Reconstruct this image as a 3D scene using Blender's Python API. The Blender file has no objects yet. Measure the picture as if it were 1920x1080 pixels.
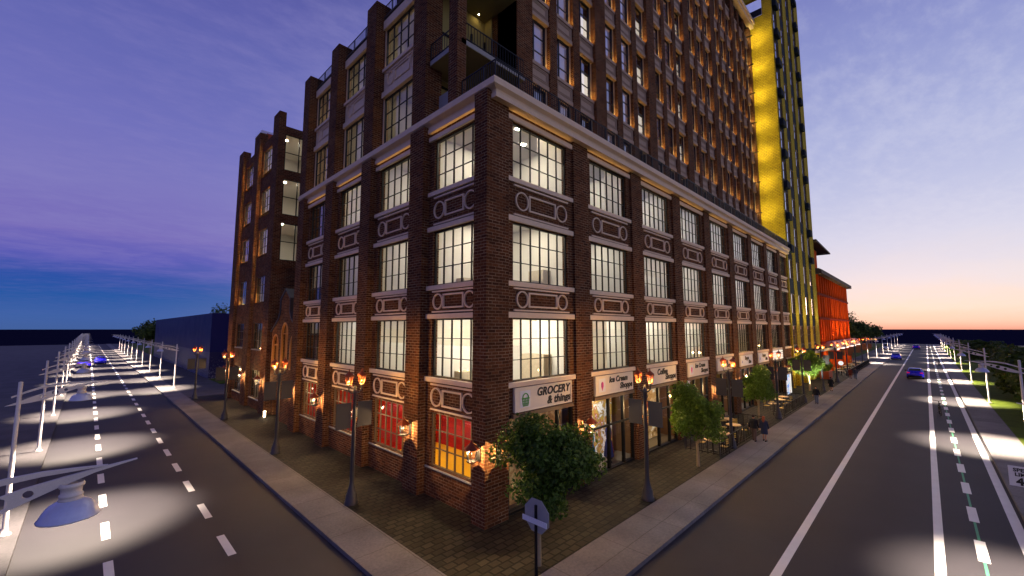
import bpy, bmesh, math, random
from mathutils import Vector, Matrix, Euler

R = math.radians
random.seed(7)
scene = bpy.context.scene
COL = scene.collection

# ------------------------------------------------------------------ camera
cd = bpy.data.cameras.new("camera")
cam = bpy.data.objects.new("camera", cd)
COL.objects.link(cam)
TH = math.atan(76 / 781.5)
PHI = R(44.66)
cam.location = (0, 0, 8.0)
fwd = Vector((math.cos(PHI) * math.cos(TH), math.sin(PHI) * math.cos(TH), math.sin(TH)))
cam.rotation_euler = fwd.to_track_quat('-Z', 'Y').to_euler()
cd.sensor_width = 36.0
cd.lens = 781.5 / 1920 * 36.0
cd.clip_start = 0.1
cd.clip_end = 12000
scene.camera = cam
scene.render.engine = 'CYCLES'
scene.cycles.use_denoising = True
scene.cycles.max_bounces = 7
scene.cycles.diffuse_bounces = 3
scene.cycles.glossy_bounces = 3
scene.cycles.transparent_max_bounces = 10
scene.cycles.caustics_reflective = False
scene.cycles.caustics_refractive = False
scene.cycles.sample_clamp_indirect = 4.0
scene.cycles.use_light_tree = True
vs = scene.view_settings
vs.view_transform = 'Standard'
vs.look = 'None'
vs.exposure = 0.0
vs.gamma = 1.0


def s2l(r, g, b):
    def f(c):
        c /= 255.0
        return c / 12.92 if c <= 0.04045 else ((c + 0.055) / 1.055) ** 2.4
    return (f(r), f(g), f(b), 1.0)


# ------------------------------------------------------------------ node helper
class NT:
    def __init__(self, tree):
        self.t = tree
        self.n = tree.nodes
        self.l = tree.links

    def new(self, kind, **kw):
        nd = self.n.new(kind)
        for k, v in kw.items():
            if k == 'ins':
                for kk, vv in v.items():
                    if hasattr(vv, 'is_output') or isinstance(vv, bpy.types.NodeSocket):
                        self.l.new(vv, nd.inputs[kk])
                    else:
                        nd.inputs[kk].default_value = vv
            else:
                setattr(nd, k, v)
        return nd

    def math(self, op, a, b=0.0, c=0.0, clamp=False):
        nd = self.n.new('ShaderNodeMath')
        nd.operation = op
        nd.use_clamp = clamp
        for i, v in enumerate((a, b, c)):
            if isinstance(v, bpy.types.NodeSocket):
                self.l.new(v, nd.inputs[i])
            else:
                nd.inputs[i].default_value = v
        return nd.outputs[0]

    def mix(self, f, a, b, mode='MIX'):
        nd = self.n.new('ShaderNodeMix')
        nd.data_type = 'RGBA'
        nd.blend_type = mode
        for i, v in ((0, f), (6, a), (7, b)):
            if isinstance(v, bpy.types.NodeSocket):
                self.l.new(v, nd.inputs[i])
            else:
                nd.inputs[i].default_value = v
        return nd.outputs[2]

    def ramp(self, fac, stops, interp='LINEAR'):
        nd = self.n.new('ShaderNodeValToRGB')
        nd.color_ramp.interpolation = interp
        e = nd.color_ramp.elements
        while len(e) < len(stops):
            e.new(0.5)
        for el, (p, c) in zip(e, stops):
            el.position = p
            el.color = c if len(c) == 4 else (*c, 1)
        self.l.new(fac, nd.inputs[0])
        return nd.outputs[0]


# ------------------------------------------------------------------ world: dusk sky
world = bpy.data.worlds.new("World")
scene.world = world
world.use_nodes = True
w = NT(world.node_tree)
w.n.clear()
tc = w.new('ShaderNodeTexCoord')
sep = w.new('ShaderNodeSeparateXYZ', ins={0: tc.outputs['Generated']})
X, Y, Z = sep.outputs
el = w.math('DIVIDE', w.math('ARCSINE', Z), math.pi / 2)           # -1..1
hl = w.math('SQRT', w.math('ADD', w.math('MULTIPLY', X, X), w.math('MULTIPLY', Y, Y)))
ca = w.math('DIVIDE', w.math('SUBTRACT', w.math('MULTIPLY', X, math.cos(R(40))), w.math('MULTIPLY', Y, math.sin(R(40)))), w.math('MAXIMUM', hl, 0.001))             # 1 towards the sunset
az = w.new('ShaderNodeMapRange', interpolation_type='SMOOTHSTEP', ins={0: ca, 1: -0.66, 2: 0.84}).outputs[0]
# high thin clouds: noise on a plane far above
inv = w.math('DIVIDE', 1.0, w.math('ADD', w.math('MAXIMUM', Z, 0.0), 0.12))
pv = w.new('ShaderNodeCombineXYZ', ins={0: w.math('MULTIPLY', X, inv), 1: w.math('MULTIPLY', Y, inv), 2: 0.0}).outputs[0]
mp = w.new('ShaderNodeMapping', ins={0: pv, 3: (1.0, 1.9, 1.0)})
mp.inputs['Rotation'].default_value = (0, 0, R(38))
n1 = w.new('ShaderNodeTexNoise', ins={'Vector': mp.outputs[0], 'Scale': 1.3, 'Detail': 6.0, 'Roughness': 0.6, 'Distortion': 0.6})
n2 = w.new('ShaderNodeTexNoise', ins={'Vector': mp.outputs[0], 'Scale': 9.0, 'Detail': 6.0, 'Roughness': 0.65})
cl = w.math('ADD', w.math('MULTIPLY', n1.outputs[0], 0.6), w.math('MULTIPLY', n2.outputs[0], 0.4))
cl = w.new('ShaderNodeMapRange', interpolation_type='SMOOTHSTEP', ins={0: cl, 1: 0.40, 2: 0.66}).outputs[0]
wob = w.math('MULTIPLY', w.math('SUBTRACT', n1.outputs[0], 0.5), 0.05)
elw = w.math('ADD', el, w.math('MULTIPLY', wob, w.math('MINIMUM', w.math('MULTIPLY', w.math('ABSOLUTE', el), 10.0), 1.0)))
D = 1 / 90.0
left = w.ramp(elw, [(0.0, s2l(66, 98, 160)), (1.2 * D, s2l(58, 98, 168)), (3.2 * D, s2l(14, 84, 164)), (4.6 * D, s2l(30, 78, 166)),
                    (7 * D, s2l(88, 88, 182)), (9.5 * D, s2l(118, 106, 186)), (14 * D, s2l(124, 118, 190)),
                    (20 * D, s2l(112, 112, 188)), (28 * D, s2l(98, 102, 178)), (35 * D, s2l(90, 92, 168)), (46 * D, s2l(72, 74, 140)), (60 * D, s2l(56, 58, 118)), (1.0, s2l(46, 47, 100))])
right = w.ramp(elw, [(0.0, s2l(236, 170, 150)), (0.6 * D, s2l(242, 204, 182)), (2 * D, s2l(243, 224, 210)), (5 * D, s2l(230, 224, 232)),
                     (9 * D, s2l(212, 214, 236)), (14 * D, s2l(190, 196, 230)), (20 * D, s2l(170, 178, 222)),
                     (28 * D, s2l(142, 150, 207)), (36 * D, s2l(116, 122, 190)), (46 * D, s2l(90, 94, 162)), (60 * D, s2l(64, 66, 128)), (1.0, s2l(46, 47, 100))])
sky = w.mix(az, left, right)
cloudc = w.mix(az, s2l(140, 132, 196), s2l(226, 226, 242))
skyc = w.mix(w.math('MULTIPLY', w.math('MULTIPLY', cl, w.math('MINIMUM', w.math('MULTIPLY', w.math('MAXIMUM', el, 0.0), 9.0), 1.0)), 0.30), sky, cloudc)
nish = w.new('ShaderNodeTexSky', sky_type='NISHITA')
nish.sun_disc = False
nish.sun_elevation = R(0.6)
nish.sun_rotation = R(90 - 2)
# the night side of the sky, behind the camera
night = w.math('ADD', w.math('MULTIPLY', X, -0.64), w.math('MULTIPLY', Y, -0.77))
night = w.new('ShaderNodeMapRange', interpolation_type='SMOOTHSTEP', ins={0: night, 1: -0.1, 2: 0.8, 3: 1.0, 4: 0.95}).outputs[0]
skyc = w.mix(1.0, skyc, w.new('ShaderNodeCombineXYZ', ins={0: night, 1: night, 2: night}).outputs[0], 'MULTIPLY')
bg1 = w.new('ShaderNodeBackground', ins={'Color': skyc, 'Strength': 0.97})
bg2 = w.new('ShaderNodeBackground', ins={'Color': nish.outputs[0], 'Strength': 0.015})
add = w.new('ShaderNodeAddShader', ins={0: bg1.outputs[0], 1: bg2.outputs[0]})
w.new('ShaderNodeOutputWorld', ins={0: add.outputs[0]})

# last glow of the sun, low at the end of the right-hand street
sd = bpy.data.lights.new("sun", 'SUN')
sd.energy = 0.10
sd.angle = R(6)
sd.color = (1.0, 0.62, 0.42)
sun = bpy.data.objects.new("sun", sd)
COL.objects.link(sun)
sun.rotation_euler = Vector((-math.cos(R(2)), 0.12, -math.sin(R(3)))).to_track_quat('-Z', 'Y').to_euler()

# ------------------------------------------------------------------ materials
MATS = {}


def mat_nodes(name):
    m = bpy.data.materials.new(name)
    m.use_nodes = True
    t = NT(m.node_tree)
    t.n.clear()
    t.out = t.new('ShaderNodeOutputMaterial')
    MATS[name] = m
    return m, t


def pbr(t, color, rough=0.7, metal=0.0, bump=None, bstr=0.3, spec=0.4, bdist=0.02):
    ins = {'Base Color': color, 'Roughness': rough, 'Metallic': metal, 'Specular IOR Level': spec}
    b = t.new('ShaderNodeBsdfPrincipled', ins=ins)
    if bump is not None:
        bn = t.new('ShaderNodeBump', ins={'Strength': bstr, 'Distance': bdist, 'Height': bump})
        t.l.new(bn.outputs[0], b.inputs['Normal'])
    t.l.new(b.outputs[0], t.out.inputs[0])
    return b


def simple(name, col, rough=0.6, metal=0.0, var=0.25, scale=6.0, spec=0.4, bump=0.15):
    m, t = mat_nodes(name)
    g = t.new('ShaderNodeTexCoord')
    n = t.new('ShaderNodeTexNoise', ins={'Vector': g.outputs['Object'], 'Scale': scale, 'Detail': 5.0, 'Roughness': 0.6})
    c = t.mix(n.outputs[0], tuple(x * (1 - var) for x in col) + (1,), tuple(min(1, x * (1 + var)) for x in col) + (1,))
    rr = t.math('ADD', t.math('MULTIPLY', t.math('SUBTRACT', n.outputs[0], 0.5), 0.25), rough, clamp=True)
    pbr(t, c, rr, metal, n.outputs[0], bump, spec)
    return m


def emis(name, col, strength):
    m, t = mat_nodes(name)
    e = t.new('ShaderNodeEmission', ins={0: (*col, 1), 1: strength})
    t.l.new(e.outputs[0], t.out.inputs[0])
    m.cycles.emission_sampling = 'FRONT'
    return m


def wall_uv(t):
    g = t.new('ShaderNodeNewGeometry')
    p = t.new('ShaderNodeSeparateXYZ', ins={0: g.outputs['Position']})
    n = t.new('ShaderNodeSeparateXYZ', ins={0: g.outputs['True Normal']})
    fx = t.math('GREATER_THAN', t.math('ABSOLUTE', n.outputs[0]), 0.6)
    fz = t.math('GREATER_THAN', t.math('ABSOLUTE', n.outputs[2]), 0.6)
    u = t.math('ADD', t.math('MULTIPLY', p.outputs[1], fx), t.math('MULTIPLY', p.outputs[0], t.math('SUBTRACT', 1.0, fx)))
    v = t.math('ADD', t.math('MULTIPLY', p.outputs[1], fz), t.math('MULTIPLY', p.outputs[2], t.math('SUBTRACT', 1.0, fz)))
    return g, t.new('ShaderNodeCombineXYZ', ins={0: u, 1: v, 2: 0.0}).outputs[0]


def brick(name, c1, c2, mortar, patch, bw=0.34, bh=0.115, ms=0.012, patchamt=0.5, bstr=0.6):
    m, t = mat_nodes(name)
    g, uv = wall_uv(t)
    b = t.new('ShaderNodeTexBrick', offset=0.5, ins={'Vector': uv, 'Color1': (0, 0, 0, 1), 'Color2': (1, 1, 1, 1), 'Mortar': (0.5, 0.5, 0.5, 1), 'Scale': 1.0,
                                         'Mortar Size': ms, 'Mortar Smooth': 0.2, 'Bias': 0.0, 'Brick Width': bw, 'Row Height': bh})
    n = t.new('ShaderNodeTexNoise', ins={'Vector': uv, 'Scale': 0.9, 'Detail': 3.0, 'Roughness': 0.6})
    n2 = t.new('ShaderNodeTexNoise', ins={'Vector': uv, 'Scale': 14.0, 'Detail': 4.0, 'Roughness': 0.7})
    base = t.mix(b.outputs[0], (*c1, 1), (*c2, 1))
    pf = t.new('ShaderNodeMapRange', ins={0: n.outputs[0], 1: 0.62, 2: 0.74}).outputs[0]
    pf = t.math('MULTIPLY', t.math('MULTIPLY', pf, b.outputs[0]), patchamt)
    base = t.mix(pf, base, (*patch, 1))
    dirt = t.new('ShaderNodeMapRange', ins={0: n2.outputs[0], 1: 0.25, 2: 0.75, 3: 0.6, 4: 1.3}).outputs[0]
    mm = t.math('MULTIPLY', b.outputs[1], t.new('ShaderNodeMapRange', ins={0: n.outputs[0], 1: 0.4, 2: 0.62, 3: 0.35, 4: 1.0}).outputs[0])
    col = t.mix(mm, base, (*mortar, 1))
    dc = t.new('ShaderNodeCombineXYZ', ins={0: dirt, 1: dirt, 2: dirt}).outputs[0]
    col = t.mix(1.0, col, dc, 'MULTIPLY')
    h = t.math('ADD', t.math('MULTIPLY', b.outputs[1], -1.0), t.math('MULTIPLY', n2.outputs[0], 0.5))
    pbr(t, col, 0.9, 0, h, bstr, 0.08, 0.015)
    return m


brick('brown_brick', (0.155, 0.056, 0.022), (0.062, 0.024, 0.012), (0.30, 0.20, 0.12), (0.30, 0.07, 0.016), 0.40, 0.135, 0.016)
brick('yellow_brick', (0.62, 0.47, 0.035), (0.50, 0.37, 0.025), (0.14, 0.10, 0.02), (0.64, 0.50, 0.05), 0.42, 0.21, 0.03, 0.3, 0.35)
brick('red_interior', (0.50, 0.022, 0.008), (0.30, 0.010, 0.005), (0.25, 0.02, 0.012), (0.65, 0.05, 0.015), 0.8, 0.3, 0.012, 0.5, 0.2)


def pavers(name, c1, c2, joint, bw, bh, ms, off=0.5, rot=0.0, bstr=0.5):
    m, t = mat_nodes(name)
    g = t.new('ShaderNodeNewGeometry')
    mpn = t.new('ShaderNodeMapping', ins={0: g.outputs['Position']})
    mpn.inputs['Rotation'].default_value = (0, 0, rot)
    wn = t.new('ShaderNodeTexNoise', ins={'Vector': mpn.outputs[0], 'Scale': 2.2, 'Detail': 2.0})
    vec = t.new('ShaderNodeVectorMath', operation='MULTIPLY_ADD', ins={0: wn.outputs[1], 1: (0.07, 0.07, 0.0), 2: mpn.outputs[0]}).outputs[0]
    b = t.new('ShaderNodeTexBrick', offset=off, ins={'Vector': vec, 'Color1': (0, 0, 0, 1), 'Color2': (1, 1, 1, 1), 'Scale': 1.0, 'Mortar Size': ms,
                                                     'Mortar Smooth': 0.35, 'Brick Width': bw, 'Row Height': bh, 'Mortar': (0.5, 0.5, 0.5, 1)})
    n2 = t.new('ShaderNodeTexNoise', ins={'Vector': g.outputs['Position'], 'Scale': 9.0, 'Detail': 5.0, 'Roughness': 0.7})
    n3 = t.new('ShaderNodeTexNoise', ins={'Vector': g.outputs['Position'], 'Scale': 0.5, 'Detail': 3.0})
    base = t.mix(b.outputs[0], (*c1, 1), (*c2, 1))
    dirt = t.math('MULTIPLY', t.new('ShaderNodeMapRange', ins={0: n2.outputs[0], 1: 0.25, 2: 0.75, 3: 0.7, 4: 1.25}).outputs[0],
                  t.new('ShaderNodeMapRange', ins={0: n3.outputs[0], 1: 0.3, 2: 0.7, 3: 0.75, 4: 1.2}).outputs[0])
    col = t.mix(b.outputs[1], base, (*joint, 1))
    col = t.mix(1.0, col, t.new('ShaderNodeCombineXYZ', ins={0: dirt, 1: dirt, 2: dirt}).outputs[0], 'MULTIPLY')
    h = t.math('ADD', t.math('MULTIPLY', b.outputs[1], -1.0), t.math('MULTIPLY', n2.outputs[0], 0.4))
    pbr(t, col, 0.75, 0, h, bstr, 0.22, 0.03)
    return m


pavers('stone_pavers', (0.012, 0.010, 0.007), (0.038, 0.033, 0.022), (0.003, 0.0025, 0.002), 0.46, 0.33, 0.045)
pavers('concrete_slabs', (0.155, 0.142, 0.150), (0.18, 0.165, 0.172), (0.10, 0.088, 0.085), 2.9, 2.1, 0.02, 0.0, 0.0, 0.15)
pavers('plaza_concrete', (0.076, 0.070, 0.078), (0.086, 0.080, 0.087), (0.06, 0.056, 0.06), 40, 40, 0.02, 0.0, 0.0, 0.05)


def ground_mat(name, ca, cb, sc1, sc2, rough, bstr=0.2, spec=0.3):
    m, t = mat_nodes(name)
    g = t.new('ShaderNodeNewGeometry')
    n = t.new('ShaderNodeTexNoise', ins={'Vector': g.outputs['Position'], 'Scale': sc1, 'Detail': 4.0, 'Roughness': 0.6})
    n2 = t.new('ShaderNodeTexNoise', ins={'Vector': g.outputs['Position'], 'Scale': sc2, 'Detail': 3.0, 'Roughness': 0.7})
    f = t.math('ADD', t.math('MULTIPLY', n.outputs[0], 0.6), t.math('MULTIPLY', n2.outputs[0], 0.4))
    c = t.ramp(f, [(0.3, (*ca, 1)), (0.7, (*cb, 1))])
    pbr(t, c, rough, 0, n2.outputs[0], bstr, spec, 0.02)
    return m


ground_mat('asphalt', (0.029, 0.0265, 0.034), (0.043, 0.039, 0.047), 0.35, 60.0, 0.72, 0.25)
ground_mat('far_dark', (0.010, 0.010, 0.030), (0.014, 0.013, 0.036), 0.01, 0.1, 0.95, 0, 0.0)
ground_mat('grass_green', (0.035, 0.055, 0.008), (0.10, 0.14, 0.012), 0.8, 30.0, 0.9, 0.6, 0.1)
ground_mat('road_paint', (0.66, 0.64, 0.63), (0.78, 0.76, 0.75), 1.5, 40.0, 0.6, 0.1)
simple('green_paint', (0.06, 0.3, 0.15), 0.6)
simple('limestone', (0.80, 0.61, 0.43), 0.75, 0, 0.12, 3.0, 0.3, 0.2)
simple('tower_stone', (0.46, 0.33, 0.24), 0.75, 0, 0.12, 3.0, 0.2, 0.2)
simple('grey_stone', (0.33, 0.32, 0.31), 0.75, 0, 0.12, 3.0)
simple('dark_stucco', (0.06, 0.045, 0.04), 0.8, 0, 0.2, 3.0)
simple('dark_frame', (0.03, 0.024, 0.02), 0.45, 0.3, 0.2, 5.0)
simple('blue_frame', (0.012, 0.014, 0.03), 0.4, 0.2, 0.2, 5.0)
simple('cream_frame', (0.55, 0.45, 0.30), 0.6, 0, 0.1, 5.0)
simple('pale_frame', (0.13, 0.085, 0.05), 0.6, 0, 0.1, 5.0)
simple('iron_black', (0.012, 0.012, 0.014), 0.45, 0.6, 0.2, 8.0)
simple('post_metal', (0.05, 0.047, 0.055), 0.5, 0.3, 0.2, 8.0)
simple('galvanised', (0.66, 0.60, 0.58), 0.5, 0.1, 0.15, 40.0)
simple('bell_blue', (0.50, 0.54, 0.78), 0.35, 0.2, 0.1, 20.0)
simple('copper_roof', (0.25, 0.05, 0.015), 0.45, 0.4, 0.3, 9.0)
simple('banner_grey', (0.065, 0.058, 0.056), 0.85, 0, 0.1, 4.0)
simple('banner_brown', (0.26, 0.13, 0.05), 0.85, 0, 0.1, 4.0)
simple('room_white', (0.74, 0.70, 0.62), 0.9, 0, 0.03, 1.0, 0.1, 0.0)
simple('room_floor', (0.35, 0.30, 0.24), 0.7, 0, 0.1, 1.0, 0.2, 0.0)
simple('yellow_floor', (0.80, 0.47, 0.02), 0.6, 0, 0.1, 1.2, 0.2, 0.0)
simple('shop_brown', (0.32, 0.17, 0.07), 0.8, 0, 0.3, 2.0, 0.2, 0.0)
simple('wood_orange', (0.50, 0.20, 0.04), 0.6, 0, 0.2, 6.0)
simple('roof_grey', (0.30, 0.30, 0.31), 0.7, 0, 0.1, 4.0)
simple('olive_soffit', (0.42, 0.36, 0.15), 0.85, 0, 0.05, 1.0, 0.1, 0)
m, t = mat_nodes('blind_pink_glow')
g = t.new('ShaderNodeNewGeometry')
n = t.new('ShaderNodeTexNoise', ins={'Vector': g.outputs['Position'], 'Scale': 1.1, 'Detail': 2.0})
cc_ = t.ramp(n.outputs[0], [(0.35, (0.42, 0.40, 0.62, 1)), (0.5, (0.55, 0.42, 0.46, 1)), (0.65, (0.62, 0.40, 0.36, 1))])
e_ = t.new('ShaderNodeEmission', ins={0: cc_, 1: 0.34})  # faint lilac glow added to the blinds, for sky reflected in dim panes
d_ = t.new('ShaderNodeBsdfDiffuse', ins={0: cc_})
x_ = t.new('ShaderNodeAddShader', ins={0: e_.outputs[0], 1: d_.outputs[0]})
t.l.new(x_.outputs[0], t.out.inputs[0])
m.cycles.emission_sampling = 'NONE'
simple('spandrel_blue', (0.022, 0.032, 0.045), 0.8, 0.0, 0.15, 2.0, 0.05)
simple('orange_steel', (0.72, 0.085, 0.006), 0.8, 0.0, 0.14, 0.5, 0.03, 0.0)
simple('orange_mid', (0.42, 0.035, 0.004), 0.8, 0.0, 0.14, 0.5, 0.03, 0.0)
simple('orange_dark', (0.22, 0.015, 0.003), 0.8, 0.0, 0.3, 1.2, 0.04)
simple('sign_cream', (0.80, 0.70, 0.57), 0.7, 0, 0.06, 3.0)
simple('sign_white', (0.78, 0.77, 0.78), 0.6, 0, 0.03, 3.0)
simple('sign_black', (0.015, 0.013, 0.012), 0.6)
simple('ply_brown', (0.16, 0.10, 0.06), 0.7, 0, 0.15, 4.0)
simple('bark', (0.32, 0.24, 0.14), 0.9, 0, 0.35, 12.0)
simple('terracotta', (0.45, 0.09, 0.03), 0.7)
simple('table_top', (0.62, 0.40, 0.17), 0.5, 0, 0.1, 6.0)
simple('chair_yellow', (0.55, 0.36, 0.05), 0.5, 0, 0.15, 6.0)
simple('car_blue', (0.02, 0.015, 0.72), 0.25, 0.2, 0.05, 3.0, 0.6, 0)
simple('car_glass', (0.006, 0.006, 0.012), 0.08, 0.0, 0.05, 3.0, 0.6, 0)
simple('tyre_rubber', (0.012, 0.012, 0.012), 0.85)
simple('rim_alloy', (0.5, 0.5, 0.52), 0.3, 0.8)
simple('van_white', (0.75, 0.75, 0.75), 0.4, 0.1, 0.04)
simple('cloth_black', (0.012, 0.011, 0.013), 0.9)
simple('cloth_navy', (0.03, 0.04, 0.075), 0.9)
simple('cloth_denim', (0.11, 0.14, 0.22), 0.9)
simple('cloth_maroon', (0.16, 0.03, 0.02), 0.9)
simple('cloth_tan', (0.15, 0.095, 0.07), 0.9)
simple('skin', (0.50, 0.24, 0.14), 0.55, 0, 0.08, 12.0)
simple('hair_dark', (0.02, 0.012, 0.008), 0.6)
simple('hair_red', (0.30, 0.07, 0.02), 0.6)
simple('marquee_pink', (0.72, 0.42, 0.36), 0.6, 0, 0.2, 8.0)
simple('dress_blue', (0.04, 0.05, 0.22), 0.8, 0, 0.8, 14.0)
simple('dress_pink', (0.55, 0.04, 0.22), 0.8, 0, 0.5, 14.0)
simple('dress_red', (0.45, 0.05, 0.03), 0.8, 0, 0.5, 14.0)
simple('dress_aqua', (0.03, 0.35, 0.55), 0.8, 0, 0.5, 14.0)
simple('dress_gold', (0.5, 0.3, 0.06), 0.8, 0, 0.5, 14.0)
simple('icon_green', (0.12, 0.42, 0.06), 0.6, 0, 0.1)
simple('icon_pink', (0.72, 0.08, 0.32), 0.6, 0, 0.1)
simple('icon_blue', (0.05, 0.08, 0.5), 0.6, 0, 0.1)
simple('wall_blue', (0.012, 0.012, 0.10), 0.5, 0.0, 0.1, 0.3, 0.15, 0.0)
simple('cloth_cream', (0.5, 0.42, 0.3), 0.9)

m, t = mat_nodes('blind_cloth')
d_ = t.new('ShaderNodeBsdfDiffuse', ins={0: (0.6, 0.55, 0.46, 1)})
tr_ = t.new('ShaderNodeBsdfTranslucent', ins={0: (0.75, 0.68, 0.55, 1)})
x_ = t.new('ShaderNodeMixShader', ins={0: 0.65, 1: d_.outputs[0], 2: tr_.outputs[0]})
t.l.new(x_.outputs[0], t.out.inputs[0])

# foot of the blue building, its noisy reflection painted as pale speckles
m, t = mat_nodes('wall_blue_reflection')
g = t.new('ShaderNodeNewGeometry')
n = t.new('ShaderNodeTexNoise', ins={'Vector': g.outputs['Position'], 'Scale': 5.0, 'Detail': 6.0, 'Roughness': 0.9})
pz = t.new('ShaderNodeSeparateXYZ', ins={0: g.outputs['Position']}).outputs[2]
lim = t.new('ShaderNodeMapRange', ins={0: pz, 1: 0.0, 2: 6.5, 3: 0.53, 4: 0.70}).outputs[0]
f = t.math('GREATER_THAN', n.outputs[0], lim)
pbr(t, t.mix(f, (0.010, 0.010, 0.075, 1), (0.30, 0.29, 0.42, 1)), 0.4, 0.0, None, 0, 0.3)

# window glass
def glass(name, tint, refl, rough=0.01):
    m, t = mat_nodes(name)
    fr = t.new('ShaderNodeFresnel', ins={0: 1.5})
    f = t.math('MULTIPLY', fr.outputs[0], refl, clamp=True)
    gl = t.new('ShaderNodeBsdfGlossy', ins={0: (0.9, 0.92, 1, 1), 1: rough})
    g = t.new('ShaderNodeNewGeometry')
    n = t.new('ShaderNodeTexNoise', ins={'Vector': g.outputs['Position'], 'Scale': 0.9, 'Detail': 1.0})
    bn = t.new('ShaderNodeBump', ins={'Strength': 0.012, 'Distance': 0.02, 'Height': n.outputs[0]})
    t.l.new(bn.outputs[0], gl.inputs['Normal'])
    tr = t.new('ShaderNodeBsdfTransparent', ins={0: (*tint, 1)})
    mx = t.new('ShaderNodeMixShader', ins={0: f, 1: tr.outputs[0], 2: gl.outputs[0]})
    t.l.new(mx.outputs[0], t.out.inputs[0])
    return m


glass('window_glass', (0.94, 0.94, 0.94), 1.5)
glass('tower_glass', (0.55, 0.55, 0.62), 3.6)
glass('lantern_glass', (0.97, 0.93, 0.85), 1.0)

emis('room_lamp', (1.0, 0.92, 0.74), 384)
emis('room_lamp_bright', (1.0, 0.93, 0.77), 863)
emis('room_lamp_dim', (1.0, 0.86, 0.62), 141)
emis('room_lamp_warm', (1.0, 0.74, 0.36), 358)
emis('blind_lit', (1.0, 0.88, 0.66), 1.9)
emis('sill_lamp', (1.0, 0.60, 0.15), 70.0)
emis('sill_lamp_strong', (1.0, 0.58, 0.14), 260.0)
emis('sill_lamp_soft', (1.0, 0.62, 0.2), 3.5)
emis('bulb_warm', (1.0, 0.72, 0.42), 14.0)
emis('bulb_post', (1.0, 0.52, 0.26), 9.0)
emis('bulb_white', (1.0, 0.93, 0.82), 30.0)
emis('tail_lamp', (1.0, 0.02, 0.12), 0.5)
emis('marquee_bulb', (1.0, 0.75, 0.62), 2.2)
emis('sign_lit', (1.0, 0.86, 0.70), 1.0)
emis('panel_white', (1.0, 0.93, 0.86), 0.95)


# poster prints for the shop windows (procedural pictures), backlit displays
def poster(name, stops, scale, strength, detail=4.0):
    m, t = mat_nodes(name)
    g = t.new('ShaderNodeNewGeometry')
    n = t.new('ShaderNodeTexNoise', ins={'Vector': g.outputs['Position'], 'Scale': scale, 'Detail': detail, 'Roughness': 0.65, 'Distortion': 0.8})
    c = t.ramp(n.outputs[0], stops)
    e = t.new('ShaderNodeEmission', ins={0: c, 1: strength})
    d = t.new('ShaderNodeBsdfDiffuse', ins={0: c})
    mx = t.new('ShaderNodeAddShader', ins={0: e.outputs[0], 1: d.outputs[0]})
    t.l.new(mx.outputs[0], t.out.inputs[0])
    m.cycles.emission_sampling = 'NONE'


poster('display_flowers', [(0.25, (0.55, 0.50, 0.45)), (0.42, (0.75, 0.72, 0.68)), (0.5, (0.30, 0.16, 0.04)), (0.56, (0.55, 0.36, 0.08)), (0.63, (0.35, 0.03, 0.05)), (0.72, (0.8, 0.76, 0.7))], 1.8, 0.55)
poster('display_cafe', [(0.3, (0.05, 0.025, 0.01)), (0.45, (0.35, 0.17, 0.05)), (0.56, (0.6, 0.40, 0.16)), (0.66, (0.95, 0.88, 0.72))], 0.9, 0.55)
poster('display_grocery', [(0.3, (0.03, 0.015, 0.01)), (0.45, (0.26, 0.13, 0.05)), (0.55, (0.42, 0.26, 0.11)), (0.64, (0.12, 0.12, 0.05)), (0.75, (0.6, 0.5, 0.35))], 1.3, 0.45)
poster('display_ice', [(0.3, (0.3, 0.25, 0.3)), (0.48, (0.7, 0.66, 0.66)), (0.56, (0.4, 0.17, 0.06)), (0.66, (0.8, 0.76, 0.72))], 1.4, 0.6)
poster('display_poster', [(0.3, (0.04, 0.08, 0.4)), (0.42, (0.35, 0.55, 0.85)), (0.55, (0.85, 0.88, 0.95)), (0.65, (0.7, 0.45, 0.25)), (0.75, (0.1, 0.06, 0.05))], 1.6, 0.9)


def leaf_mat(name, ca, cb, cc):
    m, t = mat_nodes(name)
    g = t.new('ShaderNodeNewGeometry')
    rnd = g.outputs['Random Per Island']
    n = t.new('ShaderNodeTexNoise', ins={'Vector': g.outputs['Position'], 'Scale': 1.6, 'Detail': 3.0})
    f = t.math('ADD', t.math('MULTIPLY', rnd, 0.55), t.math('MULTIPLY', n.outputs[0], 0.45))
    c = t.ramp(f, [(0.15, (*ca, 1)), (0.5, (*cb, 1)), (0.85, (*cc, 1))])
    d = t.new('ShaderNodeBsdfPrincipled', ins={'Base Color': c, 'Roughness': 0.55, 'Specular IOR Level': 0.3})
    tr = t.new('ShaderNodeBsdfTranslucent', ins={0: c})
    mx = t.new('ShaderNodeMixShader', ins={0: 0.35, 1: d.outputs[0], 2: tr.outputs[0]})
    t.l.new(mx.outputs[0], t.out.inputs[0])


leaf_mat('leaf_green', (0.025, 0.05, 0.006), (0.07, 0.14, 0.012), (0.19, 0.28, 0.05))
leaf_mat('leaf_bright', (0.07, 0.13, 0.012), (0.12, 0.21, 0.02), (0.20, 0.32, 0.05))
leaf_mat('leaf_dark', (0.03, 0.055, 0.012), (0.06, 0.10, 0.018), (0.12, 0.14, 0.035))


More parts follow.
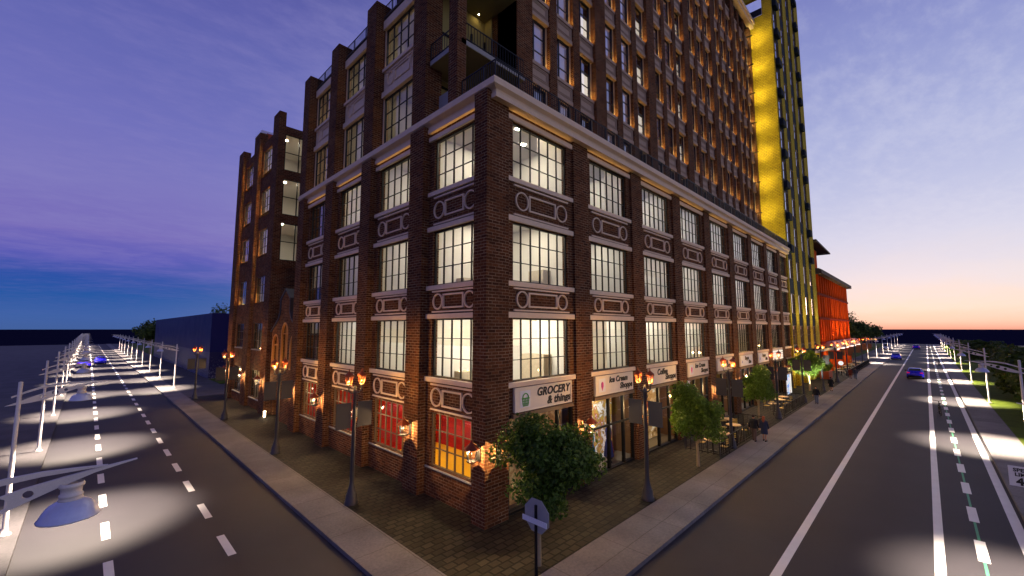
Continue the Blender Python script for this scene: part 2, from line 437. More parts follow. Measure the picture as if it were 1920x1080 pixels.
# ------------------------------------------------------------------ mesh helpers
class MB:
    def __init__(self):
        self.v = []
        self.f = []
        self.smooth = []

    def add(self, verts, faces, smooth=False):
        o = len(self.v)
        self.v += [tuple(p) for p in verts]
        self.f += [tuple(i + o for i in fc) for fc in faces]
        self.smooth += [smooth] * len(faces)
        return self

    def box(self, x0, x1, y0, y1, z0, z1):
        if x0 > x1: x0, x1 = x1, x0
        if y0 > y1: y0, y1 = y1, y0
        if z0 > z1: z0, z1 = z1, z0
        v = [(x0, y0, z0), (x1, y0, z0), (x1, y1, z0), (x0, y1, z0), (x0, y0, z1), (x1, y0, z1), (x1, y1, z1), (x0, y1, z1)]
        return self.add(v, [(0, 3, 2, 1), (4, 5, 6, 7), (0, 1, 5, 4), (1, 2, 6, 5), (2, 3, 7, 6), (3, 0, 4, 7)])

    def quad(self, a, b, c, d):
        return self.add([a, b, c, d], [(0, 1, 2, 3)])

    def tube(self, pts, rad, seg=8, cap=True, smooth=True):
        pts = [Vector(p) for p in pts]
        if not isinstance(rad, (list, tuple)):
            rad = [rad] * len(pts)
        rings = []
        prev = None
        for i, p in enumerate(pts):
            d = (pts[min(i + 1, len(pts) - 1)] - pts[max(i - 1, 0)])
            d = d.normalized() if d.length > 1e-9 else Vector((0, 0, 1))
            if prev is None:
                a = Vector((1, 0, 0)) if abs(d.x) < 0.9 else Vector((0, 1, 0))
                n = d.cross(a).normalized()
            else:
                n = prev - d * prev.dot(d)
                n = n.normalized() if n.length > 1e-6 else d.orthogonal().normalized()
            prev = n
            b = d.cross(n)
            rings.append([p + (n * math.cos(2 * math.pi * k / seg) + b * math.sin(2 * math.pi * k / seg)) * rad[i] for k in range(seg)])
        v = [q for r in rings for q in r]
        f = []
        for i in range(len(rings) - 1):
            for k in range(seg):
                f.append((i * seg + k, i * seg + (k + 1) % seg, (i + 1) * seg + (k + 1) % seg, (i + 1) * seg + k))
        self.add(v, f, smooth)
        if cap:
            self.add(rings[0], [tuple(range(seg - 1, -1, -1))])
            self.add(rings[-1], [tuple(range(seg))])
        return self

    def lathe(self, prof, cx=0, cy=0, cz=0, seg=16, smooth=True):
        v = []
        for r, z in prof:
            for k in range(seg):
                a = 2 * math.pi * k / seg
                v.append((cx + r * math.cos(a), cy + r * math.sin(a), cz + z))
        f = []
        for i in range(len(prof) - 1):
            for k in range(seg):
                f.append((i * seg + k, i * seg + (k + 1) % seg, (i + 1) * seg + (k + 1) % seg, (i + 1) * seg + k))
        self.add(v, f, smooth)
        return self

    def ball(self, c, r, seg=12, rings=8, sc=(1, 1, 1)):
        prof = []
        v = []
        f = []
        for i in range(rings + 1):
            t_ = math.pi * i / rings
            for k in range(seg):
                a = 2 * math.pi * k / seg
                v.append((c[0] + r * sc[0] * math.sin(t_) * math.cos(a), c[1] + r * sc[1] * math.sin(t_) * math.sin(a), c[2] - r * sc[2] * math.cos(t_)))
        for i in range(rings):
            for k in range(seg):
                f.append((i * seg + k, i * seg + (k + 1) % seg, (i + 1) * seg + (k + 1) % seg, (i + 1) * seg + k))
        return self.add(v, f, True)

    def extrude(self, poly, axis, a, b):
        """poly: list of 2D points; axis 'x'|'y'|'z' extrusion between a and b"""
        def p3(p, t_):
            return {'x': (t_, p[0], p[1]), 'y': (p[0], t_, p[1]), 'z': (p[0], p[1], t_)}[axis]
        n_ = len(poly)
        v = [p3(p, a) for p in poly] + [p3(p, b) for p in poly]
        f = [tuple(range(n_)), tuple(range(2 * n_ - 1, n_ - 1, -1))]
        f += [(i, i + n_, (i + 1) % n_ + n_, (i + 1) % n_) for i in range(n_)]
        return self.add(v, f)

    def ring(self, c, ax_u, ax_v, r0, r1, n_, depth, seg=28):
        """flat ring (annulus) extruded by depth along n_"""
        c, u, vv, nn = Vector(c), Vector(ax_u), Vector(ax_v), Vector(n_)
        v = []
        for k in range(seg):
            a = 2 * math.pi * k / seg
            d = u * math.cos(a) + vv * math.sin(a)
            v += [c + d * r0, c + d * r1, c + d * r1 + nn * depth, c + d * r0 + nn * depth]
        f = []
        for k in range(seg):
            i, j = 4 * k, 4 * ((k + 1) % seg)
            for q in range(4):
                f.append((i + q, i + (q + 1) % 4, j + (q + 1) % 4, j + q))
        return self.add(v, f)


WL = {}          # world location of every object


def link(o, parent, loc):
    COL.objects.link(o)
    if parent is not None:
        o.parent = parent
        o.location = Vector(loc) - WL[parent.name]
    else:
        o.location = loc
    WL[o.name] = Vector(loc)


def tagp(o, label=None, cat=None, group=None, kind=None):
    if label: o['label'] = label
    if cat: o['category'] = cat
    if group: o['group'] = group
    if kind: o['kind'] = kind
    return o


def thing(name, label, cat, loc=(0, 0, 0), group=None):
    o = bpy.data.objects.new(name, None)
    o.empty_display_size = 0.3
    link(o, None, loc)
    return tagp(o, label, cat, group)


def mesh(name, mb, mat, parent=None, loc=None, bevel=0):
    """world-space MB to an object; origin at loc (default parent's origin)"""
    if loc is None:
        loc = WL[parent.name] if parent is not None else (0, 0, 0)
    loc = Vector(loc)
    me = bpy.data.meshes.new(name)
    me.from_pydata([tuple(Vector(p) - loc) for p in mb.v], [], mb.f)
    bm = bmesh.new()
    bm.from_mesh(me)
    bmesh.ops.recalc_face_normals(bm, faces=bm.faces)
    bm.to_mesh(me)
    bm.free()
    for i, p in enumerate(me.polygons):
        p.use_smooth = mb.smooth[i]
    if isinstance(mat, str):
        mat = MATS[mat]
    me.materials.append(mat)
    o = bpy.data.objects.new(name, me)
    link(o, parent, loc)
    if bevel:
        b = o.modifiers.new('bevel', 'BEVEL')
        b.width = bevel
        b.segments = 2
        b.limit_method = 'ANGLE'
    return o


def raw(name, mb, mat, parent=None, loc=None):
    """as mesh() but keeps the face winding (one-sided emitters, leaves)"""
    if loc is None:
        loc = WL[parent.name] if parent is not None else (0, 0, 0)
    loc = Vector(loc)
    me = bpy.data.meshes.new(name)
    me.from_pydata([tuple(Vector(p) - loc) for p in mb.v], [], mb.f)
    for i, p in enumerate(me.polygons):
        p.use_smooth = mb.smooth[i]
    me.materials.append(MATS[mat])
    o = bpy.data.objects.new(name, me)
    link(o, parent, loc)
    return o


def light(name, kind, loc, power, col, parent=None, **kw):
    l = bpy.data.lights.new(name, kind)
    l.energy = power
    l.color = col
    for k, v in kw.items():
        setattr(l, k, v)
    o = bpy.data.objects.new(name, l)
    link(o, parent, loc)
    return o


def copy_tree(o, parent=None):
    c = o.copy()
    COL.objects.link(c)
    if parent is not None:
        c.parent = parent
    for ch in list(o.children):
        copy_tree(ch, c)
    return c


def place(o, loc, rz=0.0, label=None, first=False, group=None):
    c = o if first else copy_tree(o)
    c.location = loc
    c.rotation_euler = (0, 0, rz)
    WL[c.name] = Vector(loc)
    if label: c['label'] = label
    if group: c['group'] = group
    return c


def curve_mesh(outline_list, depth):
    """2D filled curve with holes -> verts/faces (x,y plane, extruded +-depth in z)"""
    cu = bpy.data.curves.new('tmp', 'CURVE')
    cu.dimensions = '2D'
    cu.fill_mode = 'BOTH'
    cu.extrude = depth
    for pts in outline_list:
        s = cu.splines.new('POLY')
        s.points.add(len(pts) - 1)
        for p, q in zip(s.points, pts):
            p.co = (q[0], q[1], 0, 1)
        s.use_cyclic_u = True
    ob = bpy.data.objects.new('tmp', cu)
    COL.objects.link(ob)
    dg = bpy.context.evaluated_depsgraph_get()
    me = ob.evaluated_get(dg).to_mesh()
    v = [tuple(x.co) for x in me.vertices]
    f = [tuple(p.vertices) for p in me.polygons]
    ob.evaluated_get(dg).to_mesh_clear()
    bpy.data.objects.remove(ob)
    bpy.data.curves.remove(cu)
    return v, f


def text_mesh(body, size, shear=0.0, offset=0.0, align='LEFT', depth=0.01, spacing=1.0):
    cu = bpy.data.curves.new('tmp', 'FONT')
    cu.body = body
    cu.size = size
    cu.shear = shear
    cu.offset = offset
    cu.align_x = align
    cu.extrude = depth
    cu.space_character = spacing
    cu.resolution_u = 4
    ob = bpy.data.objects.new('tmp', cu)
    COL.objects.link(ob)
    dg = bpy.context.evaluated_depsgraph_get()
    me = ob.evaluated_get(dg).to_mesh()
    v = [tuple(x.co) for x in me.vertices]
    f = [tuple(p.vertices) for p in me.polygons]
    ob.evaluated_get(dg).to_mesh_clear()
    bpy.data.objects.remove(ob)
    bpy.data.curves.remove(cu)
    return v, f

# ================================================================== SETTING
def struct(name, mb, mat, loc=(0, 0, 0)):
    o = mesh(name, mb, mat, None, loc)
    o['kind'] = 'structure'
    return o


def sheet(x0, x1, y0, y1, z):
    return MB().quad((x0, y0, z), (x1, y0, z), (x1, y1, z), (x0, y1, z))


struct('terrain', sheet(-6000, 6000, -6000, 6000, -0.9), 'far_dark')
g = MB()
g.box(-320, 310, -120, 310, -0.6, -0.17)
struct('ground', g, 'plaza_concrete')
rd = MB()
rd.quad((-1.35, -2.4, -.15), (310, -2.4, -.15), (310, 7.5, -.15), (-1.35, 7.5, -.15))
rd.quad((-1.35, 7.5, -.15), (7.05, 7.5, -.15), (7.05, 308, -.15), (-1.35, 308, -.15))
rd.quad((-60, -60, -.15), (-1.35, -60, -.15), (-1.35, 7.5, -.15), (-60, 7.5, -.15))
rd.quad((-1.35, -60, -.15), (40, -60, -.15), (40, -2.4, -.15), (-1.35, -2.4, -.15))
struct('road', rd, 'asphalt')
pl = MB().box(-300, -1.35, 7.5, 305, -.165, 0.0)
struct('plaza', pl, 'plaza_concrete')
# kerbed pavement strips on the building side: one L
pv = MB()
pv.extrude([(7.05, 9.3), (7.05, 306), (8.75, 306), (8.75, 9.5), (306, 9.5), (306, 7.5), (8.85, 7.5), (8.1, 7.65), (7.45, 8.1), (7.15, 8.7)], 'z', -.165, 0.0)
struct('pavement', pv, 'concrete_slabs')
yd = MB()
yd.box(8.75, 128, 9.5, 40, -.17, -.004)
yd.box(8.75, 40, 40, 62, -.17, -.004)
struct('paved_yard', yd, 'stone_pavers')
yd = MB()
yd.box(8.75, 14, 62, 300, -.17, -.003)
yd.box(128, 300, 9.5, 14.5, -.17, -.003)
struct('footway', yd, 'plaza_concrete')
pv = MB().box(40, 306, -4.25, -2.4, -.165, 0.0).box(20, 40, -4.25, -2.4, -.165, 0.0)
struct('sidewalk', pv, 'concrete_slabs')
gr = MB()
gr.box(20, 306, -30, -4.25, -.165, -.01)
gr.box(128, 300, 14.5, 60, -.165, -.006)
gr.box(14, 60, 75, 300, -.165, -.006)
struct('lawn', gr, 'grass_green')
struct('side_street', MB().box(180, 308, -46, -30, -.165, -.005), 'plaza_concrete')

mk = MB()
ZM = -.146
for k in range(70):
    for xc in (1.05, 4.23):
        y = 10.0 + 4.2 * k + (0.6 if xc < 2 else 0)
        if y < 300:
            mk.quad((xc - .13, y, ZM), (xc + .13, y, ZM), (xc + .13, y + 2.0, ZM), (xc - .13, y + 2.0, ZM))
for yc, hw in ((4.1, .14), (0.2, .14), (-2.12, .16)):
    mk.quad((12, yc - hw, ZM), (300, yc - hw, ZM), (300, yc + hw, ZM), (12, yc + hw, ZM))
for k in range(66):
    x = 14 + 4.3 * k
    mk.quad((x, -1.06, ZM + .004), (x + 2.1, -1.06, ZM + .004), (x + 2.1, -.76, ZM + .004), (x, -.76, ZM + .004))
struct('road_marking', mk, 'road_paint')
struct('lane_line', sheet(12, 300, -.95, -.87, ZM), 'green_paint')

# ================================================================== WINDOWS
# window frames are made in local (u along the wall, d outwards, z up) and mapped by a wall frame
class Wall:
    """u runs along the wall, d points out of the wall towards the street"""
    def __init__(self, o, u, d):
        self.o, self.u, self.d = Vector(o), Vector(u), Vector(d)

    def p(self, u, d, z):
        return self.o + self.u * u + self.d * d + Vector((0, 0, z))

    def box(self, mb, u0, u1, d0, d1, z0, z1):
        a = self.p(u0, d0, z0)
        b = self.p(u1, d1, z1)
        mb.box(a.x, b.x, a.y, b.y, a.z, b.z)
        return mb

    def quad(self, mb, u0, u1, d, z0, z1, flip=False):
        q = [self.p(u0, d, z0), self.p(u1, d, z0), self.p(u1, d, z1), self.p(u0, d, z1)]
        if (self.u.cross(Vector((0, 0, 1))).dot(self.d) < 0) != flip: q.reverse()
        return mb.quad(*q)


WR = Wall((0, 0, 0), (1, 0, 0), (0, -1, 0))     # right-hand street front: u = x, d = -y
WLF = Wall((0, 0, 0), (0, 1, 0), (-1, 0, 0))    # left-hand street front: u = y, d = -x


def window(wl, parent, u0, u1, z0, z1, dg, cols, rows, frame='dark_frame', glassm='window_glass', t=0.045, colpos=None, name='window', loc=None, rowpos=None):
    """dg: outward coordinate of the glass plane"""
    mb = MB()
    fw = 0.07
    d0, d1 = dg - .05, dg + .07
    wl.box(mb, u0, u0 + fw, d0, d1, z0, z1)
    wl.box(mb, u1 - fw, u1, d0, d1, z0, z1)
    wl.box(mb, u0 + fw, u1 - fw, d0, d1, z0, z0 + fw)
    wl.box(mb, u0 + fw, u1 - fw, d0, d1, z1 - fw, z1)
    us = colpos or [k / cols for k in range(1, cols)]
    zs = rowpos or [k / rows for k in range(1, rows)]
    uc = [u0 + (u1 - u0) * k for k in us]
    zc = [z0 + (z1 - z0) * k for k in zs]
    for u in uc:
        wl.box(mb, u - t / 2, u + t / 2, dg - .03, dg + .05, z0 + fw, z1 - fw)
    ub = [u0 + fw] + uc + [u1 - fw]
    for z in zc:
        for i in range(len(ub) - 1):
            a = ub[i] + (t / 2 if i else 0)
            b = ub[i + 1] - (t / 2 if i < len(ub) - 2 else 0)
            wl.box(mb, a, b, dg - .02, dg + .035, z - t * .4, z + t * .4)
    org = loc or wl.p((u0 + u1) / 2, dg, z0)
    o = mesh(name, mb, frame, parent, org)
    pm = wl.quad(MB(), u0 + fw * .5, u1 - fw * .5, dg, z0 + fw * .5, z1 - fw * .5)
    raw('pane', pm, glassm, o)
    return o


def sill(wl, win, u0, u1, d0, d1, z0, z1, mat='limestone', name='sill'):
    return mesh(name, wl.box(MB(), u0, u1, d0, d1, z0, z1), mat, win, bevel=0.015)


def ornament(wl, parent, uc, halfw, d0, z0, z1, mat='limestone'):
    """two thin mouldings, two rings and a rectangle, proud of the brick by depth"""
    mb = MB()
    dp = .075
    hw = 2.03 / 5 * 5 * halfw / 2.5
    wl.box(mb, uc - halfw * .82, uc + halfw * .82, d0, d0 + dp, z1 - .11, z1 - .03)
    wl.box(mb, uc - halfw * .82, uc + halfw * .82, d0, d0 + dp, z0 + .03, z0 + .10)
    zc = (z0 + z1) / 2
    r = min(.45, (z1 - z0) / 2 - .17)
    rw = .062
    ru = halfw * .60
    for s in (-1, 1):
        mb.ring(wl.p(uc + s * ru, d0, zc), wl.u, (0, 0, 1), r - rw, r, wl.d, dp)
    hx = ru - r - .035
    hz = r * .88
    wl.box(mb, uc - hx, uc + hx, d0, d0 + dp, zc + hz - .075, zc + hz)
    wl.box(mb, uc - hx, uc + hx, d0, d0 + dp, zc - hz, zc - hz + .075)
    wl.box(mb, uc - hx, uc - hx + .075, d0, d0 + dp, zc - hz + .075, zc + hz - .075)
    wl.box(mb, uc + hx - .075, uc + hx, d0, d0 + dp, zc - hz + .075, zc + hz - .075)
    mb.smooth = [False] * len(mb.f)
    return mesh('stone_ornament', mb, mat, parent, wl.p(uc, d0, zc))


def lamp_disc(x, y, z, parent, mat='room_lamp', r=.28):
    r *= .5
    mb = MB()
    n_ = 12
    v = [(x + r * math.cos(-2 * math.pi * k / n_), y + r * math.sin(-2 * math.pi * k / n_), z) for k in range(n_)]
    mb.add(v, [tuple(range(n_))])
    return raw('ceiling_lamp', mb, mat, parent, (x, y, z))


# ================================================================== CORNER BLOCK
bld = thing('brick_corner_building', 'dark brown brick corner building with big lit grid windows, shopfronts and cream cornice', 'building', (11.65, 13.05, 0))
BZ = [(5.63, 8.48), (10.14, 12.92), (15.0, 17.75)]       # window rows, floors 2-4
P0, PS, PW = 11.7, 6.29, 1.33
XEND = 67.3
YF = 13.05          # right front: face of piers;  wall face at 13.2
XF = 11.65          # left front: face of piers;   wall face at 12.08
ZTOP = 18.22
# piers of the right front (corner pier first)
pier_x = [P0 + PS * i for i in range(9)]
for i, x in enumerate(pier_x):
    mb = MB()
    if i == 0:
        mb.box(XF, 13.0, YF, 13.9, 0, 18.6)
    else:
        mb.box(x, x + PW, YF, 13.6, 0, 18.6)
    mesh('pier', mb, 'brown_brick', bld, (x, YF, 0))
pier_y = [(18.0, 19.3), (23.82, 25.12), (29.62, 30.92), (35.3, 36.6)]
for a, b in pier_y:
    mesh('pier', MB().box(XF, 12.6, a, b, 0, 18.55), 'brown_brick', bld, (XF, a, 0))

bays_r = []
for i in range(9):
    a = 13.0 if i == 0 else pier_x[i] + PW
    b = pier_x[i + 1] if i < 8 else XEND
    bays_r.append((a, b))
bays_l = [(13.9, 18.0), (19.3, 23.82), (25.12, 29.62), (30.92, 35.3)]

wall = MB()
DWR = -13.2       # outward coordinate of the brick wall on the right front
for i, (a, b) in enumerate(bays_r):
    if i < 8:
        oa, ob = a + .42, b - .45
    else:
        oa, ob = a + .35, b - .5
    z = 4.22
    for (z0, z1) in BZ + [(18.06, 18.6)]:
        WR.box(wall, oa, ob, DWR - .35, DWR, z, z0 if z0 < 18 else 18.6)   # spandrel
        z = z1
    WR.box(wall, a, oa, DWR - .35, DWR, 4.22, 18.6)
    WR.box(wall, ob, b, DWR - .35, DWR, 4.22, 18.6)
    WR.box(wall, a, a + .12, DWR - .35, DWR, 0, 4.22)
    WR.box(wall, b - .12, b, DWR - .35, DWR, 0, 4.22)
DWL = -12.08
LZ0 = (1.38, 3.95)
for i, (a, b) in enumerate(bays_l):
    oa, ob = (a + .1, b - .42) if i == 0 else (a + .42, b - .42)
    z = 0
    for (z0, z1) in [LZ0] + BZ + [(18.06, 18.6)]:
        WLF.box(wall, oa, ob, DWL - .35, DWL, z, z0 if z0 < 18 else 18.55)
        z = z1
    WLF.box(wall, a, oa, DWL - .35, DWL, 0, 18.55)
    WLF.box(wall, ob, b, DWL - .35, DWL, 0, 18.55)
# end wall of the recess and the blank rear
wall.box(12.6, 24, 36.2, 36.6, 0, 18.55)
wall.box(12.0, 12.6, 36.6, 36.75, 0, 18.5)
mesh('brick_wall', wall, 'brown_brick', bld)

# interiors: slabs, partitions, back walls (an L of rooms behind the fronts)
inn = MB()
for z in (4.35, 9.25, 14.05, 18.62):
    inn.box(12.45, 66.9, 13.57, 18.6, z, z + .3)
    inn.box(12.45, 18.6, 18.6, 36.15, z, z + .3)
inn.box(18.75, 66.9, 18.62, 18.8, 4.4, 18.6)
inn.box(18.62, 18.8, 18.85, 36.15, 4.4, 18.6)
for x in [p + .66 for p in pier_x[1:]]:
    for (z0, z1) in ((4.66, 9.24), (9.56, 14.04), (14.36, 18.6)):
        inn.box(x - .08, x + .08, 13.62, 18.6, z0, z1)
for (a, b) in pier_y[:3]:
    y = (a + b) / 2
    for (z0, z1) in ((4.66, 9.24), (9.56, 14.04), (14.36, 18.6)):
        inn.box(12.65, 18.6, y - .08, y + .08, z0, z1)
mesh('interior', inn, 'room_white', bld, (14, 15, 0))
fu = random.Random(9)
cab = MB()
for z in (4.66, 9.56, 14.36):
    for k in range(9):
        x = 13.6 + 6.29 * k + fu.uniform(0, 1.5)
        cab.box(x, x + fu.uniform(1.0, 2.2), 17.9, 18.58, z, z + fu.uniform(.9, 1.7))
        if fu.random() < .6:
            x = 14 + 6.29 * k + fu.uniform(1, 3)
            cab.box(x, x + .9, 14.6, 15.2, z, z + fu.uniform(.9, 1.6))
    for k in range(4):
        y = 19.2 + 5.6 * k if k else 15.2
        cab.box(17.9, 18.58, y, y + fu.uniform(1, 2.2), z, z + fu.uniform(.9, 2.0))
mesh('room_furniture', cab, 'cloth_cream', bld, (14, 15, 0))
# ground floor rooms, left front: red walls and yellow floor
gi = MB()
gi.box(17.2, 17.4, 13.9, 36.1, 0, 4.34)
gi.box(12.7, 17.2, 24.42, 24.52, 0, 4.34)
gi.box(12.7, 17.2, 30.22, 30.32, 0, 4.34)
gi.box(12.7, 17.2, 13.88, 14.0, 0, 4.34)
gi.box(12.7, 17.2, 36.0, 36.15, 0, 4.34)
mesh('red_room_wall', gi, 'red_interior', bld, (14, 15, 0))
mesh('yellow_room_floor', MB().box(12.45, 17.2, 14.0, 36.0, .02, .3), 'yellow_floor', bld, (14, 15, 0))
for y in (16.2, 21.6, 27.4, 33.0):
    lamp_disc(14.6, y, 4.33, bld, 'room_lamp_warm', .45)

lr = random.Random(3)
levels = [4.35, 9.25, 14.05]
for i, (a, b) in enumerate(bays_r):
    oa, ob = (a + .42, b - .45) if i < 8 else (a + .35, b - .5)
    for k, (z0, z1) in enumerate(BZ):
        wn = window(WR, bld, oa, ob, z0, z1, DWR - .18, 6, 3)
        sill(WR, wn, a + .02, b - .02, DWR, DWR + .11, z0 - .23, z0 - .002)
        sill(WR, wn, a + .02, b - .02, DWR, DWR + .10, z1 - .0 + .002, z1 + .26, name='lintel')
        if lr.random() < .5:
            h_ = lr.choice((.3, .45, .62, 1.0)) * (z1 - z0)
            u_ = lr.choice(((oa, ob), (oa, (oa + ob) / 2), ((oa + ob) / 2, ob)))
            raw('roller_blind', WR.quad(MB(), u_[0] + .05, u_[1] - .05, DWR - .34, z1 - h_, z1), 'blind_cloth', wn)
        zc = (9.25, 14.05, 18.62)[k] - .02
        mt = 'room_lamp_bright' if k == 0 else 'room_lamp'
        if i >= 5 and k == 0: mt = 'room_lamp_dim'
        if i >= 5 and k > 0: mt = 'room_lamp'
        cx = (a + b) / 2
        for dx in (-1.5, 1.5):
            lamp_disc(cx + dx, 15.9, zc, bld, mt)
    ornament(WR, bld, (a + b) / 2, (b - a) / 2, DWR, 13.2, 14.72)
    ornament(WR, bld, (a + b) / 2, (b - a) / 2, DWR, 8.76, 9.90)

for i, (a, b) in enumerate(bays_l):
    oa, ob = (a + .1, b - .42) if i == 0 else (a + .42, b - .42)
    for k, (z0, z1) in enumerate([LZ0] + BZ):
        cols = 5 if k else 6
        wn = window(WLF, bld, oa, ob, z0, z1, DWL - .18, cols, 3, frame='dark_frame' if k else 'pale_frame', t=.045 if k else .06)
        if k:
            sill(WLF, wn, a + .02, b - .02, DWL, DWL + .13, z0 - .23, z0 - .002)
            sill(WLF, wn, a + .02, b - .02, DWL, DWL + .12, z1 + .002, z1 + .24, name='lintel')
            if lr.random() < .45:
                h_ = lr.choice((.3, .45, .62)) * (z1 - z0)
                raw('roller_blind', WLF.quad(MB(), oa + .05, ob - .05, DWL - .34, z1 - h_, z1), 'blind_cloth', wn)
            zc = (9.25, 14.05, 18.62)[k - 1] - .02
            mt = ['room_lamp_bright', 'room_lamp', 'room_lamp'][k - 1]
            if i == 3: mt = 'room_lamp_dim'
            if i == 2 and k == 2: mt = 'room_lamp_dim'
            for dy in (-1.2, 1.2):
                lamp_disc(15.4, (a + b) / 2 + dy, zc, bld, mt)
        else:
            sill(WLF, wn, a + .1, b - .1, DWL, DWL + .06, z0 - .09, z0 - .002, 'grey_stone')
    ornament(WLF, bld, (a + b) / 2 - (.12 if i == 0 else 0), (b - a) / 2, DWL, 13.2, 14.72)
    ornament(WLF, bld, (a + b) / 2 - (.12 if i == 0 else 0), (b - a) / 2, DWL, 8.76, 9.90)
    ornament(WLF, bld, (a + b) / 2 - (.12 if i == 0 else 0), (b - a) / 2, DWL, 4.04, 5.36)

for (wl_, bays, dd) in ((WR, bays_r, DWR), (WLF, bays_l, DWL)):
    for (a, b) in bays:
        raw('soffit_lamp', MB().quad(wl_.p(a + .2, dd + .05, 18.022), wl_.p(b - .2, dd + .05, 18.022), wl_.p(b - .2, dd + .01, 18.022), wl_.p(a + .2, dd + .01, 18.022)), 'sill_lamp_soft', bld)

# cornice: profile swept along the left front and the right front
def cornice(prof_r, prof_l, yend, xend, mat, parent, name='cornice', x0=None):
    """profiles: (offset out from reference, z); mitred at the corner"""
    mb = MB()
    n_ = len(prof_r)
    P = []
    for (dr, z), (dl, _) in zip(prof_r, prof_l):
        xo, yo = -dl, -dr
        P.append([(xo, yend, z), (xo, yo, z), (xend, yo, z)])
    v = [q for p in P for q in p]
    f = []
    for i in range(n_):
        j = (i + 1) % n_
        for s in range(2):
            f.append((3 * i + s, 3 * i + s + 1, 3 * j + s + 1, 3 * j + s))
    f.append(tuple(3 * i for i in range(n_)))
    f.append(tuple(3 * i + 2 for i in range(n_ - 1, -1, -1)))
    mb.add(v, f)
    return mesh(name, mb, mat, parent)


pr_ = [(-13.19, 18.20), (-12.74, 18.20), (-12.74, 18.42), (-12.80, 18.44), (-12.76, 18.56), (-12.66, 18.63), (-12.585, 18.68), (-12.585, 18.93), (-12.62, 18.98), (-12.62, 19.02), (-13.6, 19.02), (-13.6, 18.62), (-13.19, 18.62)]
pl_ = [(-12.07, 18.20), (-11.90, 18.20), (-11.90, 18.42), (-11.96, 18.44), (-11.92, 18.56), (-11.72, 18.63), (-11.64, 18.68), (-11.64, 18.93), (-11.68, 18.98), (-11.68, 19.02), (-12.6, 19.02), (-12.6, 18.62), (-12.07, 18.62)]
cornice(pr_, pl_, 36.75, XEND, 'limestone', bld)
# roof terrace behind the cornice
mesh('roof', MB().box(12.5, 66.95, 13.55, 18.6, 18.93, 19.0).box(12.5, 18.6, 18.6, 36.2, 18.93, 19.0), 'dark_stucco', bld, (14, 15, 19))


def railing(parent, pts, z, h=.95, step=.16, name='railing', mat='iron_black', r=.016):
    mb = MB()
    for (a, b) in zip(pts[:-1], pts[1:]):
        a, b = Vector((*a, z)), Vector((*b, z))
        L = (b - a).length
        d = (b - a) / L
        nx = Vector((-d.y, d.x, 0)) * .02

        def bar(p, q, hh, t_):
            p0, p1 = p - nx, q + nx
            mb.box(min(p0.x, p1.x), max(p0.x, p1.x), min(p0.y, p1.y), max(p0.y, p1.y), hh, hh + t_)
        bar(a, b, z + h - .05, .05)
        bar(a, b, z + .1, .04)
        n_ = max(1, int(L / step))
        for k in range(n_ + 1):
            p = a + d * (L * k / n_)
            w_ = .03 if k % 10 == 0 else r * .75
            mb.box(p.x - w_, p.x + w_, p.y - w_, p.y + w_, z, z + h - .05)
    return mesh(name, mb, mat, parent, (*pts[0], z))


railing(bld, [(11.95, 15.2), (11.95, 12.85), (66.9, 12.85)], 19.02, .98, .15)

# shopfronts -------------------------------------------------------
shop = MB()
shop.box(18.7, 66.9, 17.0, 17.2, 0, 4.34)
for x in [p + .66 for p in pier_x[1:]]:
    shop.box(x - .08, x + .08, 13.62, 17.0, 0, 4.34)
shop.box(17.42, 17.6, 13.95, 18.6, 0, 4.34)
mesh('shop_room_wall', shop, 'shop_brown', bld, (14, 15, 0))
mesh('shop_floor', MB().box(13.05, 66.9, 13.62, 17.0, -.1, .06), 'room_floor', bld, (14, 15, 0))
SHOPF = ['display_grocery', 'display_flowers', 'display_cafe', 'display_ice', 'display_cafe', 'display_ice', 'display_ice', 'display_grocery', 'display_cafe']
for i, (a, b) in enumerate(bays_r):
    ua, ub = a + .12, b - .12
    mb = MB()
    z1 = 4.05
    for u in (ua, ua + (ub - ua) * .40, ua + (ub - ua) * .74, ub - .11):
        WR.box(mb, u, u + .13, DWR - .24, DWR - .06, .1, z1)
    WR.box(mb, ua, ub, DWR - .25, DWR - .05, 0, .1)
    WR.box(mb, ua, ub, DWR - .25, DWR - .05, z1, 4.2)
    WR.box(mb, ua + .13, ub - .11, DWR - .20, DWR - .07, 2.45, 2.55)
    sf = mesh('shopfront', mb, 'iron_black', bld, WR.p(a, DWR, 0))
    raw('pane', WR.quad(MB(), ua + .1, ub - .08, DWR - .15, .1, z1), 'window_glass', sf)
    if SHOPF[i]:
        raw('window_display', WR.quad(MB(), ua + .2, ub - .2, DWR - (1.5 if i else .62), .1, 3.9), SHOPF[i], bld)
    lamp_disc((a + b) / 2, 14.1 if i else 13.68, 4.33, bld, 'room_lamp_warm' if i in (0, 2, 4, 8) else 'room_lamp', .25 if i else .10)
    WRb = MB()
    WR.box(WRb, a + .3, b - .3, DWR - .0, DWR + .14, 4.06, 4.24)
    mesh('sign_ledge', WRb, 'ply_brown', bld, WR.p(a, DWR, 4.1))

